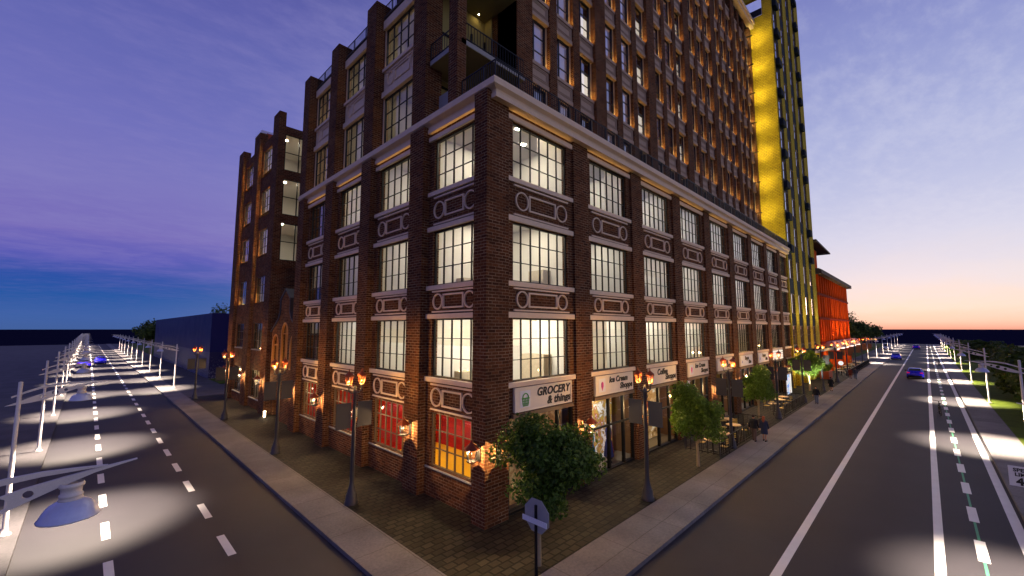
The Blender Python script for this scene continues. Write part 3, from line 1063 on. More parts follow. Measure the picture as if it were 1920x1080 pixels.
# upper wing over the left front ----------------------------------------
XU = 12.35
upw = MB()
UZ = [(19.55, 22.65), (24.62, 27.35)]
for i, (a, b) in enumerate(bays_l[1:]):
    oa, ob = a + .16, b - .10
    WLF.box(upw, a, oa, -XU - .3, -XU, 19.02, 28.1)
    WLF.box(upw, ob, b, -XU - .3, -XU, 19.02, 28.1)
    WLF.box(upw, oa, ob, -XU - .3, -XU, 19.02, UZ[0][0])
    WLF.box(upw, oa, ob, -XU - .3, -XU, UZ[0][1], UZ[1][0])
    WLF.box(upw, oa, ob, -XU - .3, -XU, UZ[1][1], 28.1)
upw.box(12.7, 16.4, 36.1, 36.6, 19.02, 28.1)
mesh('upper_wall', upw, 'limestone', bld)
for (a, b) in [(18.0, 19.3)] + pier_y[1:]:
    mesh('upper_pier', MB().box(XF + .03, 12.72, a + .01, b - .01, 19.03, 29.15), 'brown_brick', bld, (XF, a, 19))
mesh('balcony_pier', MB().box(XF + .03, 12.25, 15.3, 15.98, 19.03, 34), 'brown_brick', bld, (XF, 15.3, 19))
ui = MB()
for z in (19.05, 23.6, 27.9):
    ui.box(12.7, 16.3, 19.5, 36.1, z, z + .25)
ui.box(16.3, 16.45, 19.5, 36.2, 19.05, 28.1)
for y in (24.47, 30.27):
    ui.box(12.75, 16.3, y - .07, y + .07, 19.3, 23.58)
    ui.box(12.75, 16.3, y - .07, y + .07, 23.86, 27.88)
mesh('upper_interior', ui, 'room_white', bld, (14, 20, 19))
for i, (a, b) in enumerate(bays_l[1:]):
    oa, ob = a + .16, b - .10
    for k, (z0, z1) in enumerate(UZ):
        wn = window(WLF, bld, oa, ob, z0, z1, -XU - .12, 5, 3, frame='blue_frame', t=.05)
        mb = MB()
        WLF.box(mb, a, b, -XU, -XU + .16, z1, z1 + .38 if k == 0 else z1 + .6)
        mesh('lintel', mb, 'limestone', wn, bevel=.015)
        if k:
            mb = MB()
            WLF.box(mb, a, b, -XU, -XU + .16, z0 - .22, z0 - .003)
            mesh('sill', mb, 'limestone', wn, bevel=.015)
        raw('sill_lamp', MB().quad(WLF.p(oa + .1, -XU + .08, z0 + .02), WLF.p(oa + .1, -XU + .03, z0 + .02), WLF.p(ob - .1, -XU + .03, z0 + .02), WLF.p(ob - .1, -XU + .08, z0 + .02)), 'sill_lamp_soft', wn)
        lamp_disc(14.6, (a + b) / 2, (23.58, 27.88)[k], bld, 'room_lamp_dim', .31)
    ornament(WLF, bld, (a + b) / 2, (b - a) / 2, -XU, 23.1, 24.35)
railing(bld, [(12.3, 19.3), (12.3, 36.2)], 28.1, 1.0, .18)
mesh('upper_roof', MB().box(12.2, 18, 18.1, 36.6, 28.12, 28.25), 'dark_stucco', bld, (14, 20, 28))
# corner balconies
for z in (22.05, 27.3, 32.6):
    mesh('balcony_slab', MB().extrude([(11.95, 17.99), (11.95, 15.3), (16.5, 15.3), (16.5, 17.99)], 'z', z, z + .25), 'grey_stone', bld, (12, 16, z))
bw = MB()
for z0, z1 in ((19.05, 22.03), (22.32, 27.28), (27.57, 32.58)):
    bw.box(12.75, 16.4, 18.6, 18.8, z0, z1)
    bw.box(16.35, 16.5, 17.95, 18.6, z0, z1)
mesh('balcony_wall', bw, 'olive_soffit', bld, (14, 18, 19))
for z in (22.03, 27.28, 32.58):
    mesh('balcony_soffit', MB().box(11.97, 16.48, 15.32, 18.58, z, z + .015), 'olive_soffit', bld, (14, 18, z))
fr = MB()
for z in (19.05, 22.32, 27.57):
    for x in (12.8, 14.0, 15.2, 16.28):
        fr.box(x, x + .1, 18.5, 18.59, z, z + 3.6)
    for zz in (z + 2.5, z + 1.4, z + .3):
        fr.box(12.8, 16.38, 18.5, 18.58, zz, zz + .1)
    fr.box(16.27, 16.34, 17.95, 18.5, z + 2.5, z + 2.6)
    fr.box(16.27, 16.34, 17.95, 18.5, z + 1.4, z + 1.5)
mesh('balcony_glazing_bars', fr, 'iron_black', bld, (14, 18, 19))
lamp_disc(15.6, 18.3, 22.02, bld, 'room_lamp_warm', .05)
lamp_disc(15.6, 18.3, 27.27, bld, 'room_lamp_warm', .05)
raw('balcony_screen', WLF.quad(MB(), 17.1, 17.9, -12.5, 19.1, 20.5), 'grey_stone', bld)
railing(bld, [(12.0, 18.0), (12.0, 15.36), (16.45, 15.36)], 22.3, 1.0, .2)
railing(bld, [(12.0, 18.0), (12.0, 15.36), (16.45, 15.36)], 27.55, 1.0, .2)

# ================================================================== TOWER
tow = thing('brick_tower', 'tall dark brick tower of narrow window columns rising behind the cornice', 'building', (16.4, 15.85, 19))
YT = 15.85            # face of piers
TX0, TP = 16.42, 8.33
TW, TN = 1.4, 0.73
tw_w = (TP - TW - 2 * TN) / 3
pm = MB()
cols = []
ZT1 = 53.0
for k in range(6):
    x = TX0 + TP * k
    pm.box(x, x + TW, YT, YT + 1.6, 19, ZT1)
    u = x + TW
    for j in range(3):
        cols.append((u, u + tw_w, k * 3 + j))
        u += tw_w
        if j < 2:
            pm.box(u, u + TN, YT + .12, YT + 1.6, 19, ZT1)
            u += TN
pm.box(TX0 + TP * 6, TX0 + TP * 6 + 1.35, YT, YT + 1.6, 19, ZT1)
pm.box(TX0, TX0 + .02, YT, 18, 19, ZT1)
mesh('brick_pier', pm, 'brown_brick', tow, (16.4, YT, 19))
bk = MB().box(16.5, 67.7, YT + 1.62, YT + 1.9, 19, ZT1).box(16.5, 67.7, YT + .2, YT + 1.62, ZT1 - .2, ZT1).box(16.44, 16.9, YT + 1.9, 30, 19, ZT1)
mesh('core_wall', bk, 'dark_stucco', tow, (40, YT, 19))
mesh('tower_cornice', MB().box(16.0, 67.9, YT - .45, YT + .3, ZT1, ZT1 + .5).box(15.9, 67.9, YT - .65, YT + .3, ZT1 + .5, ZT1 + 1.0).box(16.2, 67.9, YT + .1, YT + .9, ZT1 + 1.0, ZT1 + 3), 'limestone', tow, (40, YT, ZT1))
DT = -(YT + .46)       # wall plane of windows (outward coordinate)
FZ, FH = 20.05, 4.42
nwin = 0
rest = MB()
sp0 = win0 = None
for k in range(7):
    z0 = FZ + FH * k
    z1 = z0 + 3.0
    for (a, b, c) in cols:
        # what the frame of the picture can show of this column
        xm = (a + b) / 2
        lit = (c % 3 == 2) and c < 13
        if z0 > 31.0 + (xm - 17) * .52:
            continue
        if win0 is None or True:
            wn = window(WR, tow, a + .08, b - .08, z0, z1, DT - .06, 2, 3, frame='blue_frame', glassm='tower_glass', t=.08, colpos=[.34])
            mb = MB()
            WR.box(mb, a, a + .08, DT - .1, DT + .06, z0, z1)
            mesh('side_trim', mb, 'cream_frame', wn)
            mesh('side_trim', WR.box(MB(), b - .08, b, DT - .1, DT + .06, z0, z1), 'cream_frame', wn)
            bm_ = 'blind_lit' if lit else ('blind_pink_glow' if (c + k) % 4 else 'room_white')
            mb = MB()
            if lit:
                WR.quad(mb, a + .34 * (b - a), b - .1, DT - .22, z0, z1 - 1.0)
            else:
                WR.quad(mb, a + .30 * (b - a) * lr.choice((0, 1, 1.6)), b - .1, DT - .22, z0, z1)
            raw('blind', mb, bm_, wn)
            raw('sill_lamp', MB().quad(WR.p(a + .25, DT + .22, z0 + .015), WR.p(b - .12, DT + .22, z0 + .015), WR.p(b - .12, DT + .15, z0 + .015), WR.p(a + .25, DT + .15, z0 + .015)), 'sill_lamp', wn)
            # spandrel over the window: lintel, panelled slab, sill of the next
            mb = MB()
            WR.box(mb, a, b, DT - .1, DT + .26, z1, z1 + .28)
            WR.box(mb, a, b, DT - .1, DT + .20, z1 + .28, z1 + 1.2)
            WR.box(mb, a, b, DT - .1, DT + .28, z1 + 1.2, z1 + 1.42)
            for q in (.0, .11):
                A, B_, C_, D_ = a + .1 + q, b - .1 - q, z1 + .36 + q, z1 + 1.12 - q
                WR.box(mb, A, B_, DT + .20, DT + .235, D_ - .05, D_)
                WR.box(mb, A, B_, DT + .20, DT + .235, C_, C_ + .05)
                WR.box(mb, A, A + .05, DT + .20, DT + .235, C_ + .05, D_ - .05)
                WR.box(mb, B_ - .05, B_, DT + .20, DT + .235, C_ + .05, D_ - .05)
            mesh('spandrel', mb, 'tower_stone', wn)
            nwin += 1
print('tower windows', nwin)

# ================================================================== WING BEYOND THE RECESS
wing = thing('brick_wing_building', 'narrow brown brick wing with glazed side wall beyond the gabled entrance', 'building', (11.9, 44.2, 0))
WXF, WXW = 11.9, 12.22
for (a, b, zt, xa) in ((44.2, 46.0, 29.6, 12.55), (50.9, 52.9, 29.6, 12.7), (57.9, 59.9, 29.6, 12.7)):
    mesh('pier', MB().box(WXF, xa, a, b, 0, zt), 'brown_brick', wing, (WXF, a, 0))
WZ = [(1.05, 3.8), (5.9, 8.55), (10.7, 13.4), (15.6, 18.35), (20.0, 22.7), (24.4, 27.15)]
ww = MB()
for (a, b) in ((46.0, 50.9), (52.9, 57.9)):
    oa, ob = a + .75, b - .7
    z = 0
    for (z0, z1) in WZ + [(28.2, 28.2)]:
        WLF.box(ww, oa, ob, -WXW - .3, -WXW, z, z0)
        z = z1
    WLF.box(ww, a, oa, -WXW - .3, -WXW, 0, 28.2)
    WLF.box(ww, ob, b, -WXW - .3, -WXW, 0, 28.2)
# side wall facing the camera (faces -y) with three tall glazed openings
SZ = [(14.65, 18.35), (19.2, 22.8), (23.7, 27.4)]
z = 0
for (z0, z1) in SZ + [(28.2, 28.2)]:
    ww.box(12.56, 19, 44.22, 44.5, z, z0)
    z = z1
ww.box(16.3, 19, 44.23, 44.5, 14.65, 28.2)
ww.box(19, 19.4, 36.65, 44.5, 0, 19)
mesh('brick_wall', ww, 'brown_brick', wing)
wi = MB()
for z in (4.3, 9.2, 14.2, 18.75, 23.2, 27.75):
    wi.box(12.6, 16.2, 44.55, 59.5, z, z + .25)
wi.box(16.2, 16.4, 44.55, 59.5, 0, 28)
wi.box(12.7, 16.2, 51.8, 52.0, 0, 28)
mesh('interior', wi, 'room_white', wing, (14, 48, 0))
mesh('roof', MB().box(12.3, 19, 44.3, 59.6, 28.0, 28.15), 'dark_stucco', wing, (14, 48, 28))
for k, (z0, z1) in enumerate(WZ):
    zc = (4.28, 9.18, 14.18, 18.73, 23.18, 27.73)[k]
    for (a, b) in ((46.0, 50.9), (52.9, 57.9)):
        oa, ob = a + .75, b - .7
        wn = window(WLF, wing, oa, ob, z0, z1, -WXW - .16, 4, 3, frame='dark_frame', t=.06)
        sill(WLF, wn, oa - .1, ob + .1, -WXW, -WXW + .14, z0 - .1, z0 - .002, 'grey_stone' if k < 2 else 'brown_brick')
        if k > 1:
            raw('sill_lamp', MB().quad(WLF.p(oa + .1, -WXW + .055, z0 + .004), WLF.p(ob - .1, -WXW + .055, z0 + .004), WLF.p(ob - .1, -WXW + .01, z0 + .004), WLF.p(oa + .1, -WXW + .01, z0 + .004)), 'sill_lamp_strong', wn)
        if k == 0:
            lamp_disc(14.4, (a + b) / 2, zc, wing, 'room_lamp_warm', .2)
    if k:
        mt = 'room_lamp_bright' if k in (3, 4, 5) else 'room_lamp_dim'
        lamp_disc(13.3, 46.6, zc, wing, mt, .28)
        lamp_disc(14.4, 55, zc, wing, mt, .26)
for k, (z0, z1) in enumerate(SZ):
    wn = window(Wall((0, 0, 0), (1, 0, 0), (0, -1, 0)), wing, 12.57, 16.28, z0, z1, -44.36, 2, 2, frame='iron_black', t=.09, colpos=[.36])
# pergola and orange wall on the roof
pg = MB()
for y in (53.2, 55.4):
    for x in (12.7, 14.4):
        pg.box(x, x + .09, y, y + .09, 28.15, 30.6)
pg.box(12.6, 14.6, 53.2, 53.29, 30.6, 30.72)
pg.box(12.6, 14.6, 55.4, 55.49, 30.6, 30.72)
for k in range(7):
    y = 53.0 + k * .44
    pg.box(12.5, 14.7, y, y + .07, 30.73, 30.83)
mesh('pergola', pg, 'sign_white', wing, (13, 54, 28))
mesh('roof_wall', MB().box(12.9, 15, 52.2, 52.9, 28.15, 30.3), 'terracotta', wing, (13, 54, 28))

# ================================================================== GABLED ENTRANCE
ent = thing('gabled_entrance', 'curved gable entrance porch with three orange lit arched windows in the recess', 'porch', (12.2, 40.3, 0))
gx = 12.2
GY = 40.25
half = [(0, 11.45), (1.25, 10.55), (1.25, 9.4), (1.75, 8.75), (3.7, 7.65)]
prof = [(GY + a, z) for a, z in half] + [(GY + 3.55, 7.2), (GY + 3.55, 2.0), (GY - 3.4, 2.0), (GY - 3.4, 7.2)] + [(GY - a, z) for a, z in reversed(half[1:])]


def arch(cy, w_, z0, zs, seg=10):
    return [(cy - w_ / 2, z0)] + [(cy + w_ / 2, z0)] + [(cy + w_ / 2 * math.cos(math.pi * k / seg), zs + w_ / 2 * 1.15 * math.sin(math.pi * k / seg)) for k in range(seg + 1)]


arches = [(GY - .05, 1.75, 4.5, 7.55), (GY + 2.35, 1.75, 4.5, 6.5), (GY - 2.4, 1.75, 4.5, 6.5)]
v, f = curve_mesh([prof] + [arch(*a) for a in arches], .15)
mb = MB().add([(gx + .15 + z_, x_, y_) for x_, y_, z_ in v], f)
mesh('gable_wall', mb, 'brown_brick', ent)
mb = MB().box(12.2, 12.5, GY - 3.4, GY + .7, 0, 1.99).box(12.5, 15, 43.8, 44.1, 0, 7)
mesh('base_wall', mb, 'brown_brick', ent)
for (cy, w_, z0, zs) in arches:
    o_, i_ = arch(cy, w_, z0, zs), arch(cy, w_ - .24, z0 + .12, zs)
    v, f = curve_mesh([o_, i_], .09)
    mb = MB().add([(gx + .06 + z_, x_, y_) for x_, y_, z_ in v], f)
    mb.box(gx + .1, gx + .2, cy - .05, cy + .05, z0 + .1, zs + w_ * .55)
    mb.box(gx + .1, gx + .2, cy - w_ / 2 + .1, cy + w_ / 2 - .1, zs - .05, zs + .05)
    fo = mesh('arched_window', mb, 'wood_orange', ent, (gx, cy, z0))
    raw('pane', WLF.quad(MB(), cy - w_ / 2, cy + w_ / 2, -gx - .2, z0, zs + w_ * .58), 'window_glass', fo)
mb = MB()
for (a0, z0), (a1, z1) in zip(half[:-1], half[1:]):
    for s in (-1, 1):
        ext = [(GY + s * a0, z0), (GY + s * a1, z1), (GY + s * (a1 + .09), z1 + .10), (GY + s * (a0 + (.09 if a0 else 0)), z0 + .11)]
        mb.extrude(ext, 'x', gx - .10, 19)
mesh('roof', mb, 'post_metal', ent)
mb = MB().box(16.5, 16.7, 36.9, 43.8, 0, 7.5)
mesh('back_wall', mb, 'wood_orange', ent)
lamp_disc(14.6, 40.3, 7.0, ent, 'room_lamp_warm', .35)
lamp_disc(14.6, 42.3, 6.4, ent, 'room_lamp_warm', .2)
mb = MB().box(11.7, 12.15, 43.2, 43.5, 0, .5)
mesh('bollard_light', MB().lathe([(.09, 0), (.09, .45), (.12, .5), (.0, .55)], 11.8, 43.3, 0), 'bulb_warm', ent)

# ================================================================== YELLOW TOWER
yel = thing('yellow_brick_tower', 'tall yellow brick tower with dark blue spandrels beside the red building', 'building', (67.3, 13.0, 0))
YX = [(66.55, 67.9), (70.67, 72.7), (75.28, 77.75), (80.42, 82.6), (85.0, 88.2)]
ZY = 68
ym = MB()
for i, (a, b) in enumerate(YX):
    ym.box(a if i else 67.35, b, 13.0, 14.2, 0, ZY)
ym.box(67.35, 67.9, 14.2, 30, 19.1, 54.6)
ym.box(67.35, 67.9, 18.9, 30, 0, 19.1)
ym.box(67.35, 67.9, 14.2, 30, 57.6, ZY)
ym.box(88.0, 88.2, 14.2, 30, 0, ZY)
mesh('brick_wall', ym, 'yellow_brick', yel)
SY = [(5.0 + .7, 8.5), (10.2, 12.9), (15.0, 17.6)]
zz = 19.3
rows = [(5.7, 8.4), (10.1, 12.9), (15.0, 17.8)]
while zz < 66:
    rows.append((zz + .9, zz + 3.75))
    zz += 4.62
prev = 4.6
mesh('blinds', MB().quad((67.9, 13.5, 4), (88, 13.5, 4), (88, 13.5, ZY), (67.9, 13.5, ZY)), 'blind_pink_glow', yel)
for r_, (z0, z1) in enumerate(rows):
    for i in range(4):
        a, b = YX[i][1], YX[i + 1][0]
        mesh('spandrel', MB().box(a + .01, b - .01, 13.05, 13.3, prev, z0), 'spandrel_blue', yel, (a, 13.05, prev))
        window(WR, yel, a, b, z0, z1, -13.14, 3, 2, frame='pale_frame', glassm='tower_glass', t=.07)
    if r_ >= 3:
        for a in (68.1, 83.0):
            mesh('balcony_box', MB().box(a, a + 1.6, 12.5, 12.99, z0 - 1.5, z0 - .5), 'spandrel_blue', yel, (a, 12.9, z0))
    prev = z1
mesh('balcony_floor', MB().box(67.4, 67.9, 14.2, 16.2, 54.4, 54.6), 'iron_black', yel, (67.4, 15, 54))
mesh('balcony_rail', MB().box(67.2, 67.3, 14.2, 16.0, 54.6, 55.6), 'iron_black', yel, (67.4, 15, 54.6))
# grey canopy and ground floor piers
mesh('canopy', MB().box(69.5, 88.6, 10.9, 13.2, 4.72, 4.95), 'spandrel_blue', yel, (70, 11, 4.7))
mesh('canopy_face', MB().box(69.5, 88.6, 10.86, 10.9, 4.66, 5.0), 'roof_grey', yel, (70, 11, 4.7))
gl_ = MB().box(67.9, 88, 13.8, 14.0, 0, 4.6)
mesh('lobby_wall', gl_, 'wood_orange', yel, (70, 13, 0))
for x in (69.3, 74, 79, 84):
    lamp_disc(x, 12.2, 4.70, yel, 'room_lamp_warm', .22)
# uplights on the flank of the yellow tower, one per storey of the brick tower
for k in range(8):
    z = FZ + FH * k - .3
    u = mesh('flank_uplight', MB().box(65.3, 65.46, 15.2, 15.95, z, z + .12), 'iron_black', yel, (65.4, 15.7, z))
    s_ = light('flank_uplight_beam', 'SPOT', (65.5, 15.25, z + .3), 330, (1.0, .80, .28), u, shadow_soft_size=.1, spot_size=R(165), spot_blend=1.0)
    s_.rotation_euler = Vector((1, -.25, .25)).to_track_quat('-Z', 'Y').to_euler()

for i, (a, b) in enumerate(YX):
    xm = (a + b) / 2 if i else 67.7
    u = mesh('front_uplight', MB().box(xm - .15, xm + .15, 11.2, 11.5, 4.96, 5.15), 'iron_black', yel, (xm, 11.3, 5))
    s_ = light('front_uplight_beam', 'SPOT', (xm, 11.3, 5.3), 2600, (1.0, .84, .42), u, shadow_soft_size=.1, spot_size=R(50), spot_blend=.8)
    s_.rotation_euler = Vector((0, .10, 1)).to_track_quat('-Z', 'Y').to_euler()

# ================================================================== RED BUILDING
red = thing('orange_red_building', 'orange red building with closely spaced vertical fins and grey eaves', 'building', (89, 13.05, 0))
rm = MB().box(89, 129, 13.4, 30, 0, 17.6)
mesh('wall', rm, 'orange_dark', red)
fm = MB()
fm2 = MB()
x = 89.0
k = 0
while x < 129:
    w_ = .55 if k % 2 else .3
    d_ = 13.0 if k % 2 else 13.2
    (fm if k % 2 else fm2).box(x, x + w_, d_, 13.4, 0, 17.6)
    x += 1.24
    k += 1
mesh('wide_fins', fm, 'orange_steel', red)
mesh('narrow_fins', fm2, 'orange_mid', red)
bm2 = MB()
for z in (5.3, 9.6, 13.9):
    bm2.box(89, 129, 12.97, 13.4, z, z + .42)
mesh('floor_band', bm2, 'orange_dark', red)
gp = MB()
for k in range(0, 32, 3):
    gp.quad((89.4 + k * 1.24, 13.38, 10.4), (89.9 + k * 1.24, 13.38, 10.4), (89.9 + k * 1.24, 13.38, 13.6), (89.4 + k * 1.24, 13.38, 13.6))
    gp.quad((90.6 + k * 1.24, 13.38, 1), (91.2 + k * 1.24, 13.38, 1), (91.2 + k * 1.24, 13.38, 4.8), (90.6 + k * 1.24, 13.38, 4.8))
raw('lit_slot', gp, 'panel_white', red)
mesh('eaves', MB().box(88.7, 129.8, 12.2, 13.6, 17.6, 18.3).box(88.7, 129.5, 12.5, 30, 18.3, 18.5), 'dark_stucco', red, (100, 12.6, 17.6))
mesh('roof_block', MB().box(89, 97.5, 14, 26, 18.5, 22.8).box(97.5, 99.5, 15.5, 26, 18.5, 22.8), 'orange_steel', red, (95, 15, 18.5))
mesh('block_roof', MB().extrude([(88.5, 23.6), (88.5, 23.2), (103.5, 22.8), (103.5, 23.05)], 'y', 12.6, 27), 'dark_stucco', red, (95, 15, 22.8))
mq = MB()
mq.box(89.6, 125, 11.0, 13.0, 4.25, 4.6)
mesh('marquee', mq, 'marquee_pink', red, (90, 11, 4.3))
mb = MB()
for k in range(13):
    mb.lathe([(.0, 1.25), (.55, 1.1), (.85, .7), (.95, .3), (.98, 0)], 91 + k * 2.75, 11.9, 4.6, 12)
mesh('marquee_dome', mb, 'marquee_pink', red, (90, 11, 4.6))
mb = MB()
for k in range(60):
    mb.ball((90 + k * .58, 10.96, 4.42 + (.0 if k % 2 else .08)), .09, 6, 4)
mesh('marquee_bulb', mb, 'marquee_bulb', red, (90, 11, 4.4))
for x in (92, 98, 104, 110, 116, 122):
    lamp_disc(x, 12.0, 4.22, red, 'room_lamp', .3)
for k, x in enumerate((90.5, 96.5, 102.5, 108.5, 114.5, 120.5, 126.5)):  # added uplights that brighten the fins evenly, beam set off from its box
    u = mesh('added_uplight', MB().box(x, x + .3, 12.4, 12.7, 4.62, 4.8), 'iron_black', red, (x, 12.5, 4.6))
    s_ = light('added_uplight_beam', 'SPOT', (x + .15, 11.3, 5.4), 1900, (1, .66, .3), u, shadow_soft_size=.1, spot_size=R(100), spot_blend=.9)
    s_.rotation_euler = Vector((0, .30, 1)).to_track_quat('-Z', 'Y').to_euler()

# ================================================================== BLUE BUILDING, far left
blu = thing('dark_blue_building', 'plain dark blue slab building with glossy foot painted in speckled reflections behind left street lamps', 'building', (14.0, 82.3, 0))
mesh('wall', MB().box(14.0, 24, 82.3, 162, 4.2, 10.5), 'wall_blue', blu)
mesh('reflection_base', MB().box(14.02, 24, 82.3, 162, 0, 4.2), 'wall_blue_reflection', blu)

# ================================================================== SHOP SIGNS
def sign(i, lines, label, icon=None, bright=False):
    a, b = bays_r[i]
    ua, ub = a + .40, b - .44
    t_ = thing('shop_sign', label, 'sign', WR.p(ua, -13.18, 4.28), 'shop signs over the pavement')
    d = DWR + .02
    mb = WR.box(MB(), ua, ub, d, d + .07, 4.30, 5.36)
    mesh('board', mb, 'sign_white' if bright else 'sign_cream', t_)
    mb = MB()
    for (p, q, r_, s_) in ((ua, ub, 4.30, 4.36), (ua, ub, 5.30, 5.36)):
        WR.box(mb, p, q, d + .07, d + .12, r_, s_)
    WR.box(mb, ua, ua + .06, d + .07, d + .12, 4.36, 5.30)
    WR.box(mb, ub - .06, ub, d + .07, d + .12, 4.36, 5.30)
    mesh('sign_frame', mb, 'sign_cream', t_)
    for (txt, u, z, size) in lines:
        v, f = text_mesh(txt, size, 0.22, size * .03, 'LEFT', .012, 1.06)
        mb = MB().add([(ua + u + x_, -(d + .085) - z_, 4.30 + z + y_) for x_, y_, z_ in v], f)
        raw('lettering', mb, 'sign_black', t_)
    if icon:
        mb = WR.box(MB(), ua + .38, ua + 1.05, d + .07, d + .085, 4.46, 5.2)
        mesh('icon_panel', mb, 'sign_white', t_)
        mb = MB()
        y0 = -(d + .10)
        cx = ua + .72
        if icon == 'icon_green':
            def s_(x0, z0, x1, z1, w_=.03):
                mb.tube([(cx + x0, y0, 4.46 + z0), (cx + x1, y0, 4.46 + z1)], w_ * .6, 5)
            s_(-.24, .40, .24, .40, .05)
            for z in (.28, .17):
                s_(-.21, z, .21, z)
            s_(-.16, .07, .16, .07)
            for x in (-.2, -.1, 0, .1, .2):
                s_(x * 1.1, .40, x * .75, .07)
            mb.tube([(cx + .19 * math.cos(math.pi * k / 8), y0, 4.46 + .42 + .2 * math.sin(math.pi * k / 8)) for k in range(9)], .025, 5)
        elif icon == 'icon_pink':
            mb.ball((cx, y0, 4.46 + .42), .12, 10, 6, (1, .25, 1.3))
            mb.extrude([(cx - .13, 4.46 + .34), (cx + .13, 4.46 + .34), (cx, 4.46 + .08)], 'y', y0, y0 + .012)
        else:
            mb.extrude([(cx - .05, 4.6), (cx + .09, 4.62), (cx + .04, 4.86), (cx - .02, 4.82)], 'y', y0, y0 + .012)
        mesh('icon', mb, icon, t_)
    return t_


sign(0, [('GROCERY', 1.50, .58, .52), ('& things', 2.25, .14, .52)], 'cream sign reading GROCERY & things with a green basket picture', 'icon_green')
sign(1, [('Ice Cream', 1.45, .62, .46), ('Shoppe', 2.62, .20, .46)], 'cream Ice Cream Shoppe sign with pink cone, beside the grocery sign', 'icon_pink')
sign(2, [('Coffee', 1.20, .58, .54), ('Shoppe', 2.40, .20, .54)], 'cream Coffee Shoppe sign behind the twin lantern post, in the third bay from the corner', None)
sign(3, [('Ice Cream', 1.45, .62, .46), ('Shoppe', 2.62, .20, .46)], 'cream Ice Cream Shoppe sign with pink cone, between the two coffee signs', 'icon_pink')
sign(4, [('Coffee', 1.20, .58, .54), ('Shoppe', 2.40, .20, .54)], 'cream Coffee Shoppe sign half hidden by the third lantern post, above the leafy tree', None)
sign(5, [('Bugan', 1.6, .58, .50), ('Bite', 2.75, .18, .50)], 'white sign with two short words and tiny blue picture, nearer of its pair', 'icon_blue', True)
sign(6, [('Bugan', 1.6, .58, .50), ('Bite', 2.75, .18, .50)], 'white sign with two short words and tiny blue picture, farther of its pair', 'icon_blue', True)
t_ = thing('shop_sign', 'blank brightly lit white louvred sign at the far end of the brick front', 'sign', WR.p(58, -13.18, 4.28), 'shop signs over the pavement')
mb = MB()
a, b = bays_r[7]
for k in range(4):
    WR.box(mb, a + .3, b - .2, DWR + .02, DWR + .16, 4.3 + .28 * k, 4.3 + .28 * k + .22)
mesh('louvre', mb, 'sign_lit', t_)


# merchandise hanging in the ice-cream bay window: dresses on stands
def dress(x, y, z, h, mats, label):
    t_ = thing('dress_stand', label, 'clothes stand', (x, y, z), 'clothes stands in the shop window')
    mesh('dress', MB().lathe([(.30, 0), (.26, h * .25), (.20, h * .45), (.13, h * .58), (.19, h * .8), (.17, h * .92), (.05, h * .97), (.0, h)], x, y, z + .35, 14), mats, t_)
    mesh('stand', MB().tube([(x, y, z), (x, y, z + .36)], .02, 6).lathe([(.2, 0), (.2, .03), (.0, .04)], x, y, z, 12), 'iron_black', t_)


dress(20.35, 14.2, .07, 1.5, 'dress_pink', 'pink dress on a stand, leftmost in the second shop window')
dress(21.1, 14.35, .07, 1.45, 'dress_aqua', 'aqua dress on a stand in the second shop window')
dress(22.4, 14.0, .07, 1.75, 'dress_blue', 'dark blue patterned dress on a stand in the second shop window')
dress(23.1, 14.4, .07, 1.4, 'dress_red', 'red dress on a stand, rightmost in the second shop window')

# ================================================================== WALL LANTERNS
def make_wall_lantern():
    t_ = thing('wall_lantern', 'wall lantern', 'lantern', (0, 0, 0), 'wall lanterns on the brick piers')
    # wall is at local y = 0, lantern hangs towards -y
    mb = MB().box(-.08, .08, -.03, 0, -.25, .2).tube([(0, -.02, -.2), (0, -.16, -.26), (0, -.26, -.24)], .022, 6)
    mesh('bracket', mb, 'iron_black', t_)
    mesh('cap', MB().lathe([(.0, .40), (.03, .36), (.05, .30), (.23, .15), (.235, .13), (.0, .13)], 0, -.27, 0, 8, False), 'copper_roof', t_)
    mesh('base', MB().lathe([(.0, -.25), (.06, -.25), (.15, -.21), (.15, -.19), (.0, -.19)], 0, -.27, 0, 8, False), 'iron_black', t_)
    gl_ = MB().lathe([(.12, -.19), (.16, .13)], 0, -.27, 0, 8, False)
    gg = raw('lantern_pane', gl_, 'lantern_glass', t_)
    bars = MB()
    for k in range(8):
        a = 2 * math.pi * k / 8
        bars.tube([(.12 * math.cos(a), -.27 + .12 * math.sin(a), -.19), (.16 * math.cos(a), -.27 + .16 * math.sin(a), .13)], .006, 4)
    mesh('lantern_bars', bars, 'iron_black', t_)
    mesh('bulb', MB().ball((0, -.27, .0), .008, 8, 6, (1, 1, 1.5)), 'bulb_warm', t_)
    light('bulb_light', 'POINT', (0, -.27, .0), 430, (1.0, .66, .31), t_, shadow_soft_size=.022)
    return t_


